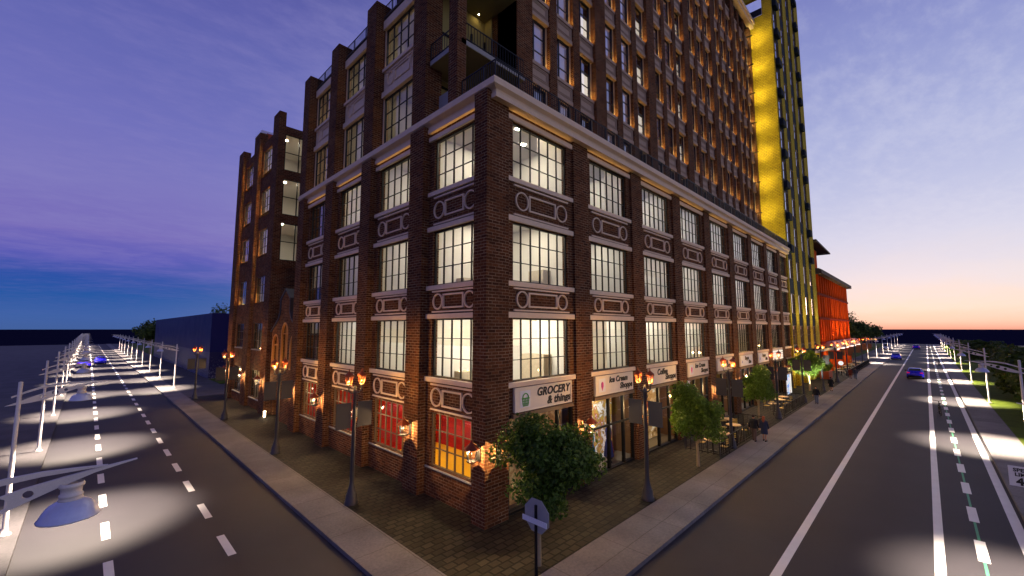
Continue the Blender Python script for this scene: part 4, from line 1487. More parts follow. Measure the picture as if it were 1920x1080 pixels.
lan = make_wall_lantern()
spots = []
for i, x in enumerate(pier_x):
    spots.append(((x + .66 if i else 12.38, YF - .002, 2.95), 0.0, 'right'))
spots.append(((XF - .002, 13.42, 2.95), R(-90), 'left'))
for (a, b) in pier_y:
    spots.append(((XF - .002, (a + b) / 2, 3.1), R(-90), 'left'))
for y in (45.1, 51.9, 58.9):
    spots.append(((WXF - .002, y, 3.1), R(-90), 'wing'))
LANL = ['lit wall lantern on the corner pier, shopfront side, half behind the bushy tree',
        'lit wall lantern on the pier between the grocery and ice cream shopfronts',
        'lit wall lantern on the pier between the dress window and the coffee shop',
        'lit wall lantern on the pier behind the first street tree trunk on the right',
        'lit wall lantern on the fourth pier right of the corner pier',
        'lit wall lantern on the fifth pier right of the corner pier',
        'lit wall lantern on the sixth pier right of the corner pier',
        'lit wall lantern on the seventh pier right of the corner pier',
        'lit wall lantern on the last brick pier before the yellow tower',
        'lit wall lantern on the corner pier, beside the yellow floored room',
        'lit wall lantern on the first pier left of the corner pier',
        'lit wall lantern on the second pier left of the corner pier, behind lantern post',
        'lit wall lantern on the third pier left of the corner pier',
        'lit wall lantern on the last pier before the gabled entrance',
        'lit wall lantern on the near pier of the brick wing',
        'lit wall lantern on the middle pier of the brick wing',
        'lit wall lantern on the far pier of the brick wing']
for i, (p, rz, side) in enumerate(spots):
    place(lan, p, rz, LANL[i], i == 0).scale = (1.45, 1.45, 1.45)

# ================================================================== TWIN LANTERN POSTS
def make_post():
    t_ = thing('lantern_post', 'lantern post', 'street lamp', (0, 0, 0), 'twin lantern posts along the pavement')
    mb = MB().lathe([(.30, 0), (.30, .12), (.26, .16), (.25, .42), (.19, .52), (.15, .72), (.115, .85), (.10, 1.0), (.075, 4.95), (.10, 5.0), (.10, 5.08), (.06, 5.12), (.06, 5.3)], seg=16)
    mesh('post', mb, 'post_metal', t_)
    for s in (-1, 1):
        mb = MB()
        mb.tube([(0, 0, 5.0), (s * .16, 0, 4.98), (s * .30, 0, 5.1), (s * .31, 0, 5.34)], .03, 6)
        mb.tube([(s * .05, 0, 4.6), (s * .16, 0, 4.75), (s * .12, 0, 4.92)], .018, 5)
        mesh('bracket', mb, 'post_metal', t_)
        for z in (4.55, 3.42):
            mesh('banner_rod', MB().tube([(s * .06, 0, z), (s * .88, 0, z)], .016, 6), 'post_metal', t_)
    for s in (-1, 1):
        mesh('banner', MB().box(s * .16, s * .86, -.012, .012, 3.43, 4.54), 'banner_grey', t_)
        cx = s * .31
        ln = mesh('lantern', MB().lathe([(.0, 6.14), (.02, 6.08), (.03, 6.0), (.05, 5.97), (.19, 5.86), (.21, 5.80), (.21, 5.76), (.0, 5.76)], cx, 0, 0, 8, False), 'copper_roof', t_, (cx, 0, 5.3))
        raw('lantern_pane', MB().lathe([(.11, 5.40), (.18, 5.76)], cx, 0, 0, 8, False), 'lantern_glass', ln)
        mesh('bulb', MB().ball((cx, 0, 5.54), .012, 8, 6, (1, 1, 1.5)), 'bulb_post', ln)
        mesh('lantern_base', MB().lathe([(.05, 5.32), (.12, 5.38), (.12, 5.40), (.0, 5.40)], cx, 0, 0, 8, False), 'post_metal', ln)
        bars = MB()
        for k in range(8):
            a = 2 * math.pi * k / 8
            bars.tube([(cx + .112 * math.cos(a), .112 * math.sin(a), 5.4), (cx + .185 * math.cos(a), .185 * math.sin(a), 5.76)], .008, 4)
        mesh('lantern_bars', bars, 'copper_roof', ln)
        light('lantern_light', 'POINT', (cx, 0, 5.54), 360, (1.0, .55, .13), ln, shadow_soft_size=.022)
    return t_


post = make_post()
PL = [((9.03, 19.3), 'black twin lantern post with two grey banners, nearest one left of the corner'),
      ((9.03, 30.35), 'black twin lantern post with grey banners in front of the gabled entrance'),
      ((9.03, 44.8), 'black twin lantern post with grey banners before the brick wing, third left of the corner'),
      ((9.05, 59.8), 'farthest twin lantern post on the left street, in front of the blue building')]
PRR = [((19.05, 9.85), 'black twin lantern post with grey banners in front of the dress window'),
       ((31.1, 9.85), 'black twin lantern post with grey banners between the two round street trees'),
       ((43.9, 9.9), 'black twin lantern post with grey banners by the second terrace railing'),
       ((55.5, 10.0), 'black twin lantern post with grey banners before the bright floodlit tree'),
       ((67.5, 10.0), 'twin lantern post with grey banners by the terracotta planter'),
       ((79.6, 10.0), 'twin lantern post with grey banners in front of the pink marquee'),
       ((91.7, 10.0), 'twin lantern post with brown banners at the near end of the far terrace'),
       ((103.8, 10.0), 'twin lantern post with brown banners at the middle of the far terrace'),
       ((115.9, 10.0), 'twin lantern post with brown banners near the far corner of the red building'),
       ((126.5, 10.0), 'farthest twin lantern post with brown banners where the bright footway begins')]
first = True
for (p, lab) in PL:
    place(post, (*p, 0), 0, lab, first)
    first = False
for i, (p, lab) in enumerate(PRR):
    c = place(post, (*p, 0), R(90), lab)
    if i >= 6:
        for ch in c.children:
            if ch.name.startswith('banner'):
                ch.data = ch.data.copy()
                ch.data.materials[0] = MATS['banner_brown']

# ================================================================== ARM STREET LAMPS
def make_street_lamp():
    t_ = thing('street_lamp', 'street lamp', 'street lamp', (0, 0, 0), 'curved arm street lamps')
    mb = MB().lathe([(.20, 0), (.20, .05), (.12, .09), (.105, .25), (.085, .3), (.075, 2.9), (.082, 2.95), (.07, 3.0), (.065, 5.86), (.0, 5.88)], seg=12)
    mesh('pole', mb, 'galvanised', t_)
    # lower fin with three holes, upper fin
    top = [(-.36, 4.94), (.0, 5.09), (.4, 5.27), (.8, 5.42), (1.2, 5.53), (1.6, 5.60), (2.0, 5.66), (2.52, 5.72)]
    bot = [(2.52, 5.705), (2.0, 5.60), (1.6, 5.46), (1.3, 5.34), (1.0, 5.21), (.7, 5.10), (.35, 5.02), (.0, 4.97)]

    def circ(cx, cy, r):
        return [(cx + r * math.cos(2 * math.pi * k / 14), cy + r * math.sin(2 * math.pi * k / 14)) for k in range(14)]
    v, f = curve_mesh([top + bot, circ(.64, 5.235, .075), circ(.97, 5.35, .098), circ(1.27, 5.435, .06)], .03)
    mesh('arm_fin', MB().add([(x_, z_, y_) for x_, y_, z_ in v], f), 'galvanised', t_)
    top = [(-.22, 5.30), (.2, 5.5), (.6, 5.645), (1.0, 5.725), (1.4, 5.745), (1.8, 5.72), (2.15, 5.69)]
    bot = [(2.15, 5.675), (1.8, 5.675), (1.4, 5.67), (1.0, 5.635), (.6, 5.555), (.2, 5.42), (-.2, 5.24)]
    v, f = curve_mesh([top + bot], .03)
    mesh('upper_fin', MB().add([(x_, z_, y_) for x_, y_, z_ in v], f), 'galvanised', t_)
    hx = 1.74
    mb = MB().lathe([(.14, 5.50), (.155, 5.47), (.155, 5.44), (.13, 5.42), (.125, 5.33), (.145, 5.32), (.145, 5.29), (.13, 5.28), (.15, 5.255), (.15, 5.235), (.115, 5.23)], hx, 0, 0, 16)
    mesh('neck', mb, 'galvanised', t_)
    mb = MB().lathe([(.125, 5.25), (.17, 5.22), (.24, 5.18), (.295, 5.12), (.335, 5.05), (.35, 5.0), (.375, 4.975), (.37, 4.955), (.345, 4.965), (.31, 5.04), (.25, 5.11), (.15, 5.16), (.0, 5.17)], hx, 0, 0, 20)
    mesh('bell_shade', mb, 'bell_blue', t_)
    mesh('bulb', MB().ball((hx, 0, 5.06), .07, 8, 6), 'bulb_white', t_)
    o = light('beam', 'SPOT', (hx, 0, 4.93), 11500, (1.0, .82, .62), t_, shadow_soft_size=.05, spot_size=R(92), spot_blend=.62)
    return t_


sl = make_street_lamp()
first = True
def ordinal(i):
    names = ['first', 'second', 'third', 'fourth', 'fifth', 'sixth', 'seventh', 'eighth', 'ninth', 'tenth', 'eleventh', 'twelfth', 'thirteenth', 'fourteenth', 'fifteenth', 'sixteenth', 'seventeenth', 'eighteenth']
    return names[i]


for k in range(18):
    lab = 'grey curved arm street lamp on the open left kerb, %s from the camera' % ('nearest' if k == 0 else ordinal(k))
    place(sl, (-1.75, 10.1 + 15.9 * k, 0), 0, lab, first, 'arm lamps on the open left kerb')
    first = False
for k in range(10):
    lab = 'grey curved arm street lamp by the blue building, %s of its row' % ('nearest' if k == 0 else ordinal(k))
    place(sl, (8.72, 73.2 + 15.9 * k, 0), R(180), lab, False, 'arm lamps by the blue building')
for k in range(11):
    lab = 'grey curved arm street lamp on the right lawn edge, %s of its row' % ('nearest' if k == 0 else ordinal(k))
    place(sl, (20.3 + 24.3 * k, -4.35, 0), R(90), lab, False, 'arm lamps on the lawn edge')
for k in range(7):
    lab = 'grey curved arm street lamp beyond the red building, %s of its row' % ('nearest' if k == 0 else ordinal(k))
    place(sl, (130 + 24.3 * k, 10.2, 0), R(-90), lab, False, 'arm lamps beyond the red building')

# ================================================================== TRAFFIC SIGNS
t_ = thing('stop_sign', 'grey back of an octagonal stop sign with white blade at the street corner', 'sign', (8.62, 7.66, 0))
mesh('post', MB().box(8.62, 8.67, 7.63, 7.69, 0, 3.35), 'iron_black', t_)
oc = [(.45 * math.cos(math.pi / 8 + k * math.pi / 4), .45 * math.sin(math.pi / 8 + k * math.pi / 4)) for k in range(8)]
mesh('octagon', MB().extrude([(7.66 + p, 3.07 + q) for p, q in oc], 'x', 8.672, 8.69), 'grey_stone', t_)
mesh('blade', MB().box(8.585, 8.615, 7.25, 8.09, 2.89, 3.02), 'panel_white', t_).data.materials[0] = MATS['sign_white']
t_ = thing('speed_sign', 'white SPEED LIMIT 40 sign on a thin post at the right edge', 'sign', (27.4, -2.46, 0))
mesh('post', MB().tube([(27.43, -2.46, 0), (27.43, -2.46, 2.25)], .025, 8), 'galvanised', t_)
mesh('plate', MB().box(27.38, 27.40, -2.84, -2.04, 1.53, 2.33), 'sign_white', t_, bevel=.004)
for (s_, zz_, sz) in (('SPEED', 2.12, .19), ('LIMIT', 1.94, .19), ('40', 1.59, .40)):
    v, f = text_mesh(s_, sz, 0, .008 if sz < .3 else .018, 'CENTER', .003, 1.05)
    raw('lettering', MB().add([(27.372 - z_, -2.44 - x_, zz_ + y_) for x_, y_, z_ in v], f), 'sign_black', t_)


# ================================================================== TREES
def crown_mesh(rnd, cx, cy, cz, rx, ry, rz, n, leaf, clumps=26, hollow=.35):
    mb = MB()
    cl_ = []
    for _ in range(clumps):
        while True:
            p = Vector((rnd.uniform(-1, 1), rnd.uniform(-1, 1), rnd.uniform(-1, 1)))
            if .15 < p.length < 1: break
        p *= (.55 + .45 * rnd.random())
        cl_.append((p, rnd.uniform(.22, .42)))
    for i in range(n):
        c, r_ = rnd.choice(cl_)
        d = Vector((rnd.gauss(0, 1), rnd.gauss(0, 1), rnd.gauss(0, 1))).normalized() * r_ * (rnd.random() ** .4)
        p = c + d
        q = Vector((cx + p.x * rx, cy + p.y * ry, cz + p.z * rz))
        s = leaf * rnd.uniform(.6, 1.35)
        nrm = (Vector((p.x, p.y, p.z + .3)) + Vector((rnd.gauss(0, .7), rnd.gauss(0, .7), rnd.gauss(0, .7)))).normalized()
        a = nrm.orthogonal().normalized()
        a = (Matrix.Rotation(rnd.uniform(0, 6.28), 3, nrm) @ a)
        b = nrm.cross(a)
        mb.add([q - a * s, q - b * s * .5 + nrm * s * .12, q + a * s, q + b * s * .5 + nrm * s * .12], [(0, 1, 2, 3)])
    return mb, cl_


def make_tree(name, label, cat, seed, r, rz, cz, n, leaf, trunk_r, mat='leaf_green', clumps=26, group=None, ctr=(0, 0), low=.9):
    rnd = random.Random(seed)
    t_ = thing(name, label, cat, (0, 0, 0), group)
    mb, cl_ = crown_mesh(rnd, ctr[0], ctr[1], cz, r, r, rz, n, leaf, clumps)
    raw('crown', mb, mat, t_)
    tb = MB()
    h0 = max(.3, cz - rz * low)
    tb.tube([(0, 0, 0), (.02, 0, h0 * .5), (ctr[0] * .3 - .02, .03 + ctr[1] * .3, h0), (ctr[0] * .7, ctr[1] * .7, cz)], [trunk_r * 1.25, trunk_r, trunk_r * .85, trunk_r * .4], 9)
    for (p, q) in cl_[:9]:
        e = Vector((ctr[0] + p.x * r * .85, ctr[1] + p.y * r * .85, cz + p.z * rz * .85))
        s = Vector((ctr[0] * .3, ctr[1] * .3, h0 * (.8 + .3 * rnd.random())))
        m_ = (s + e) / 2 + Vector((0, 0, -.1 * r))
        tb.tube([s, m_, e], [trunk_r * .5, trunk_r * .3, trunk_r * .12], 6)
    mesh('trunk', tb, 'bark', t_)
    return t_


TG = 'street trees along the shopfronts'
tr0 = make_tree('street_tree', 'wide bushy dark green tree in front of the grocery shop at the corner', 'tree', 5, 2.15, 1.5, 3.35, 17000, .085, .085, 'leaf_green', 46, TG, (.6, .05), .75)
place(tr0, (11.3, 9.9, 0), 0, None, True)
tr1 = make_tree('street_tree', 'round green street tree with thin pale trunk, before the coffee shop', 'tree', 11, 1.62, 1.72, 3.05, 9500, .10, .075, 'leaf_bright', 30, TG)
place(tr1, (25.6, 10.0, 0), 0, None, True)
place(tr1, (42.6, 11.1, 0), R(130), 'round green street tree behind the terrace tables, beside the third lantern post')
tr2 = make_tree('street_tree', 'floodlit pale green tree with glowing white trunk before the yellow tower', 'tree', 17, 2.1, 1.7, 3.4, 6000, .13, .11, 'leaf_bright', 26, TG)
place(tr2, (66.3, 11.2, 0), 0, None, True)
fl = mesh('tree_floodlight', MB().lathe([(.16, 0), (.16, .2), (.10, .24), (.0, .24)], 65.2, 10.2, 0, 10), 'iron_black', None, (65.2, 10.2, 0))
tagp(fl, 'small black floodlight on the paving under the bright tree', 'floodlight')
light('floodlight_beam', 'SPOT', (65.15, 10.2, .45), 2600, (1.0, .97, .82), None, shadow_soft_size=.1, spot_size=R(95), spot_blend=.6)
fo = bpy.data.objects['floodlight_beam']
fo.parent = fl
fo.location = (.0, 0, .4)
fo.rotation_euler = Vector((.35, .3, .9)).to_track_quat('-Z', 'Y').to_euler()

# far trees
def far_tree(seed, r, rz, cz, mat, n=2600, leaf=.34):
    t_ = make_tree('broad_tree', 'tree', 'tree', seed, r, rz, cz, n, leaf, .22, mat, 24)
    return t_


ftA = far_tree(21, 4.6, 4.4, 7.2, 'leaf_dark')
ftB = far_tree(22, 5.2, 5.2, 8.2, 'leaf_dark')
ftC = far_tree(23, 4.2, 3.6, 5.6, 'leaf_dark')
FT = [(ftA, (137, 15.8), 1, 'dark round tree just beyond the red building'),
      (ftB, (150, 19.0), 1, 'tallest dark tree in the row beyond the red building'),
      (ftA, (163, 17.0), 1.1, 'dark tree in the middle of the row beyond the red building'),
      (ftB, (180, 18.5), 1, 'dark tree with a pointed top, beyond the red building towards the horizon'),
      (ftA, (200, 18.0), 1.05, 'fifth dark tree of the row beyond the red building'),
      (ftC, (222, 17.0), 1.2, 'lower dark tree near the end of the row beyond the red building'),
      (ftC, (245, 17.5), 1.1, 'last small tree at the end of the row by the right horizon'),
      (ftC, (14.5, 178), 1.3, 'dark green tree at the left end of the blue building'),
      (ftC, (19, 196), 1.25, 'dark green tree behind the far lamps, left of the blue building'),
      (ftB, (27, 150), 1.12, 'dark tree rising behind the blue building'),
      (ftA, (33, 138), 1.1, 'dark tree between the blue building and the brick wing'),
      (ftC, (24, 118), 1.2, 'low dark tree right of the blue building'),
      (ftC, (20, 98), 1.0, 'low dark tree close beside the brick wing')]
used = set()
for (o, p, s, lab) in FT:
    c = place(o, (*p, 0), R(47 * len(lab) % 360), lab, o.name not in used, 'dark trees along the horizon')
    used.add(o.name)
    c.scale = (s, s, s)


def shrub(name, label, seed, r, rz, cz, n, leaf, mat, group):
    rnd = random.Random(seed)
    t_ = thing(name, label, 'shrub', (0, 0, 0), group)
    mb, cl_ = crown_mesh(rnd, 0, 0, cz, r, r, rz, n, leaf, 20)
    raw('foliage', mb, mat, t_)
    tb = MB()
    for (p, q) in cl_[:7]:
        tb.tube([(0, 0, 0), (p.x * r * .4, p.y * r * .4, cz * .6), (p.x * r * .8, p.y * r * .8, cz + p.z * rz * .8)], [.09, .06, .02], 6)
    mesh('stem', tb, 'bark', t_)
    return t_


hg = 'dark shrubs on the right lawn'
sh = shrub('large_shrub', 'shrub', 31, 3.2, 2.1, 2.2, 2600, .26, 'leaf_dark', hg)
SH = [((57.5, -8.2), 1.25, 'large dark shrub on the lawn behind the nearest lamp post on the right'),
      ((67.0, -9.0), 1.3, 'large dark shrub second from the right picture edge'),
      ((77.0, -8.8), 1.2, 'dark shrub on the lawn behind the second lamp post on the right'),
      ((86, -9.2), 1.1, 'dark shrub third from the right picture edge on the lawn'),
      ((99, -9.8), 1.2, 'dark shrub behind the third lamp post on the right lawn'),
      ((112, -10), 1.2, 'dark shrub halfway along the right lawn'),
      ((128, -10), 1.2, 'dark shrub on the right lawn behind the fourth lamp post'),
      ((150, -10), 1.3, 'dark shrub far along the right lawn'),
      ((176, -9), 1.2, 'farthest dark shrub on the right lawn'),
      ((49, -14), 1.3, 'dark shrub at the right picture edge, set back on the lawn'),
      ((60, -19), 1.3, 'dark shrub in the back row on the right lawn, nearest'),
      ((75, -20), 1.3, 'dark shrub in the back row on the right lawn, middle'),
      ((95, -21), 1.3, 'dark shrub in the back row on the right lawn, farthest')]
for i, (p, s, lab) in enumerate(SH):
    c = place(sh, (*p, 0), R(71 * i), lab, i == 0)
    c.scale = (s, s, s)
lt = shrub('bright_bush', 'pale green lit bush under the far lamps on the right', 33, 1.6, 1.5, 1.7, 900, .25, 'leaf_bright', None)
place(lt, (167, -5.6, 0), 0, None, True)
lt.scale = (1.5, 1.5, 1.5)
lt['category'] = 'bush'

# planter with bush
t_ = thing('planter', 'terracotta planter box with a bright green bush before the red building', 'planter', (84.6, 12.1, 0))
mesh('box', MB().extrude([(83.0, 0), (86.2, 0), (86.4, 1.15), (82.8, 1.15)], 'y', 11.4, 12.6), 'terracotta', t_)
mb, _ = crown_mesh(random.Random(5), 84.6, 12, 2.1, 1.9, 1.0, 1.25, 1800, .2, 16)
raw('bush', mb, 'leaf_bright', t_)

# ================================================================== TERRACES
def fence(name, label, pts):
    t_ = thing(name, label, 'railing', (*pts[0], 0), 'black railings round the terraces')
    railing(t_, pts, 0.02, 1.02, .34, 'rails', 'iron_black', .02)
    for (a, b) in zip(pts[:-1], pts[1:]):
        a, b = Vector((*a, 0)), Vector((*b, 0))
        n_ = max(1, round((b - a).length / 2.2))
        for k in range(n_ + (1 if b.to_tuple()[:2] == pts[-1] else 0)):
            p = a + (b - a) * k / n_
            mesh('post', MB().box(p.x - .035, p.x + .035, p.y - .035, p.y + .035, 0, 1.1), 'post_metal', t_, p)


fence('terrace_railing', 'black railing round the nearer cafe terrace, beside two walking people', [(28.4, 11.9), (28.4, 9.72), (38.3, 9.72), (38.3, 12.6)])
fence('terrace_railing', 'black railing round the second terrace by the third lantern post', [(45.3, 10.6), (45.3, 9.72), (54.3, 9.72), (54.3, 12.4)])
fence('terrace_railing', 'long dark railing of the far terrace in front of the red building', [(90, 9.75), (126, 9.75), (126, 12.5)])
pb = MB().box(90.2, 125.8, 9.9, 10.0, .1, .95)
o = mesh('glass_screen', pb, 'banner_grey', None, (100, 9.95, 0))
tagp(o, 'grey screen panel behind the long far terrace railing', 'screen')


def make_table():
    t_ = thing('cafe_table', 'table', 'table', (0, 0, 0))
    mesh('table_top', MB().lathe([(.0, .70), (.50, .70), (.52, .72), (.52, .74), (.50, .75), (.0, .75)], seg=22), 'table_top', t_)
    mesh('pedestal', MB().lathe([(.26, 0), (.26, .02), (.06, .05), (.035, .1), (.035, .66), (.12, .70)], seg=12), 'iron_black', t_)
    return t_


def make_chair():
    t_ = thing('cafe_chair', 'chair', 'chair', (0, 0, 0))
    mesh('seat', MB().box(-.21, .21, -.21, .21, .43, .46), 'chair_yellow', t_, bevel=.01)
    mb = MB()
    for z in (.62, .74, .86):
        mb.box(-.2, .2, .2, .225, z, z + .07)
    mesh('backrest', mb, 'chair_yellow', t_)
    for sx in (-1, 1):
        mesh('leg', MB().tube([(sx * .18, -.18, .43), (sx * .21, -.22, 0)], .014, 6), 'iron_black', t_)
        mesh('leg', MB().tube([(sx * .2, .21, .93), (sx * .19, .2, .44), (sx * .21, .25, 0)], .014, 6), 'iron_black', t_)
    return t_


tab = make_table()
ch = make_chair()
TG1, TG2, TG3 = 'tables on the nearer cafe terrace', 'tables on the second terrace', 'yellow tables on the far terrace'
TB = [((35.0, 10.9), TG1, 'round wooden cafe table farthest in the nearer terrace, behind the man in black', 'table behind the man in black'),
      ((31.7, 10.6), TG1, 'round wooden cafe table in the middle of the nearer terrace', 'middle table, nearer terrace'),
      ((29.4, 10.5), TG1, 'round wooden cafe table half hidden by the first round tree', 'table half hidden by the round tree'),
      ((36.9, 11.9), TG1, 'round wooden cafe table closest to the shopfront on the nearer terrace', 'table closest to the shopfront, nearer terrace'),
      ((47.4, 11.0), TG2, 'round wooden table by the third lantern post', 'table by the third lantern post'),
      ((50.6, 11.2), TG2, 'round wooden table in the middle of the second terrace', 'middle table, second terrace'),
      ((53.0, 11.4), TG2, 'round wooden table at the far end of the second terrace', 'far end table, second terrace')]
for k in range(8):
    TB.append(((92 + 4.2 * k, 10.9 + (k % 2) * .9), TG3, 'small table on the far terrace by the red building, %s along it' % ordinal(k), '%s table, far terrace' % ordinal(k)))
nc = 0
for i, (p, gname, lab, key) in enumerate(TB):
    place(tab, (*p, 0), 0, lab, i == 0, gname)
    for j, a in enumerate((20, 200)):
        aa = R(a + (37 * i) % 60 - 30)
        q = (p[0] + .72 * math.sin(aa), p[1] + .72 * math.cos(aa), 0)
        place(ch, q, -aa, 'yellow chair on the %s of the %s' % ('shop side' if j == 0 else 'kerb side', key), nc == 0, gname.replace('tables', 'chairs').replace('yellow chairs', 'chairs'))
        nc += 1

# backlit display poster and blue pennant near the second terrace
t_ = thing('poster_stand', 'tall backlit poster stand with blue and white picture by the shopfront', 'poster', (60.4, 12.2, 0))
mesh('frame', MB().box(59.4, 62.0, 12.36, 12.5, 0, 2.5), 'iron_black', t_)
raw('print', WR.quad(MB(), 59.5, 61.0, -12.34, .1, 2.4), 'display_poster', t_)
raw('light_panel', WR.quad(MB(), 61.1, 61.9, -12.34, .1, 2.4), 'panel_white', t_)
t_ = thing('pennant', 'small blue pennant hanging beside the backlit poster', 'flag', (57.6, 12.0, 0))
mesh('pole', MB().tube([(57.6, 12.0, 0), (57.6, 12.0, 3.2)], .02, 6), 'galvanised', t_)
mesh('cloth', MB().extrude([(57.62, 3.15), (58.1, 3.0), (57.62, 2.3)], 'y', 11.99, 12.01), 'icon_blue', t_)
# round white sign at the red building
t_ = thing('round_sign', 'round white lit sign on a post in front of the red building', 'sign', (96.5, 11.4, 0))
mesh('post', MB().tube([(96.5, 11.4, 0), (96.5, 11.4, 1.4)], .04, 8), 'iron_black', t_)
mesh('disc', MB().extrude([(11.4 + .38 * math.cos(2 * math.pi * k / 24), 1.75 + .38 * math.sin(2 * math.pi * k / 24)) for k in range(24)], 'x', 96.42, 96.5), 'panel_white', t_)

# ================================================================== CARS
def make_car():
    t_ = thing('car', 'car', 'car', (0, 0, 0), 'blue cars')
    # stations along x (front is +x): x, z underside, z beltline, z roof, half width low, belt, roof
    S = [(-2.15, .42, .78, .80, .70, .74, .60), (-2.05, .26, .98, 1.0, .84, .84, .66), (-1.6, .22, 1.02, 1.14, .90, .88, .66), (-1.1, .20, 1.0, 1.40, .91, .90, .62),
         (-.4, .20, .97, 1.46, .91, .90, .62), (.3, .20, .94, 1.43, .91, .90, .62), (.75, .20, .92, 1.22, .91, .89, .64), (1.15, .20, .88, .95, .91, .87, .70), (1.7, .22, .80, .82, .89, .84, .70), (2.1, .26, .66, .68, .80, .76, .62), (2.2, .34, .56, .58, .66, .66, .54)]
    v = []
    for (x, zb, zc, zr, wb, wc, wr) in S:
        zm = zb + (zc - zb) * .5
        v += [(x, -wb * .9, zb), (x, -wb, zb + .12), (x, -max(wb, wc) * 1.01, zm), (x, -wc, zc), (x, -wr, zr - .03), (x, -wr * .6, zr), (x, wr * .6, zr), (x, wr, zr - .03), (x, wc, zc), (x, max(wb, wc) * 1.01, zm), (x, wb, zb + .12), (x, wb * .9, zb)]
    n_ = 12
    f = []
    for i in range(len(S) - 1):
        for k in range(n_):
            f.append((i * n_ + k, i * n_ + (k + 1) % n_, (i + 1) * n_ + (k + 1) % n_, (i + 1) * n_ + k))
    f.append(tuple(range(n_)))
    f.append(tuple(range((len(S) - 1) * n_, len(S) * n_)))
    body = mesh('body', MB().add(v, f, True), 'car_blue', t_)
    # glass panes proud of the body
    gm = MB()
    gm.add([(-1.66, -.62, 1.135), (-1.66, .62, 1.135), (-1.14, .56, 1.40), (-1.14, -.56, 1.40)], [(0, 1, 2, 3)])
    mesh('rear_window', MB().add([(x_ - .03, y_, z_ + .02) for x_, y_, z_ in gm.v] + [(x_ - .01, y_, z_ + .0) for x_, y_, z_ in gm.v], [(0, 1, 2, 3), (4, 7, 6, 5), (0, 4, 5, 1), (1, 5, 6, 2), (2, 6, 7, 3), (3, 7, 4, 0)]), 'car_glass', t_)
    gv = [(.82, -.58, 1.21), (.82, .58, 1.21), (.34, .54, 1.42), (.34, -.54, 1.42)]
    mesh('windscreen', MB().add([(x_ + .03, y_, z_ + .02) for x_, y_, z_ in gv] + [(x_ + .01, y_, z_) for x_, y_, z_ in gv], [(0, 1, 2, 3), (4, 7, 6, 5), (0, 4, 5, 1), (1, 5, 6, 2), (2, 6, 7, 3), (3, 7, 4, 0)]), 'car_glass', t_)
    for s in (-1, 1):
        mesh('side_window', MB().add([(-1.2, s * .885, 1.03), (.85, s * .89, .97), (.4, s * .69, 1.36), (-.95, s * .69, 1.37)], [(0, 1, 2, 3)]), 'car_glass', t_)
        tl = MB().extrude([(s * .84, .74), (s * .52, .80), (s * .50, .92), (s * .80, .96)], 'x', -2.13, -2.02)
        mesh('taillight', tl, 'tail_lamp', t_)
        mesh('mirror', MB().ball((.55, s * 1.02, 1.0), .11, 8, 6, (.6, 1.1, .8)), 'iron_black', t_)
        for x in (-1.35, 1.35):
            wm = MB()
            P = [(.0, -.1), (.2, -.1), (.31, -.09), (.335, -.05), (.335, .05), (.31, .09), (.2, .1), (.0, .1)]
            vv = []
            ff = []
            seg = 18
            for (r_, y_) in P:
                for k in range(seg):
                    a = 2 * math.pi * k / seg
                    vv.append((x + r_ * math.cos(a), s * .82 + y_, .335 + r_ * math.sin(a)))
            for i in range(len(P) - 1):
                for k in range(seg):
                    ff.append((i * seg + k, i * seg + (k + 1) % seg, (i + 1) * seg + (k + 1) % seg, (i + 1) * seg + k))
            wm.add(vv, ff, True)
            wo = mesh('wheel', wm, 'tyre_rubber', t_, (x, s * .82, .335))
            mesh('rim', MB().extrude([(x + .2 * math.cos(2 * math.pi * k / 10), .335 + .2 * math.sin(2 * math.pi * k / 10)) for k in range(10)], 'y', s * .925, s * .915), 'rim_alloy', wo)
    mesh('bumper', MB().box(-2.2, -2.0, -.72, .72, .28, .50), 'iron_black', t_, bevel=.03)
    mesh('headlight', MB().box(2.08, 2.19, -.68, -.4, .52, .62).box(2.08, 2.19, .4, .68, .52, .62), 'rim_alloy', t_)
    return t_


car = make_car()
CARS = [((97.0, 1.75, -.15), 0, 1.15, 'blue hatchback seen from behind, nearest car on the right street'),
        ((151.5, 6.1, -.15), R(180), 1.1, 'blue car heading towards us near the left kerb of the right street'),
        ((231, 3.2, -.15), 0, 1.2, 'blue car farthest away on the right street, near the horizon'),
        ((2.5, 137, -.15), R(-90), 1.1, 'blue car with reddish roof reflection driving between the dashed lines, left street'),
        ((-.1, 126.5, -.15), R(90), 1.15, 'blue car half hidden behind the lamp arms on the left street')]
for i, (p, rz, s, lab) in enumerate(CARS):
    c = place(car, p, rz, lab, i == 0)
    c.scale = (s, s, s)
t_ = thing('white_van', 'small white van parked on the bright far footway', 'van', (219, 11.3, 0))
mesh('body', MB().extrude([(216.5, .4), (221.6, .4), (221.6, 1.2), (220.6, 1.4), (220, 2.3), (216.5, 2.35)], 'y', 10.3, 12.2), 'van_white', t_, bevel=.08)
mesh('window', MB().box(216.46, 216.49, 10.6, 11.9, 1.3, 2.1), 'car_glass', t_)
for x in (217.4, 220.6):
    for y in (10.35, 12.15):
        mesh('wheel', MB().extrude([(x + .38 * math.cos(2 * math.pi * k / 14), .38 + .38 * math.sin(2 * math.pi * k / 14)) for k in range(14)], 'y', y - .1, y + .1), 'tyre_rubber', t_)

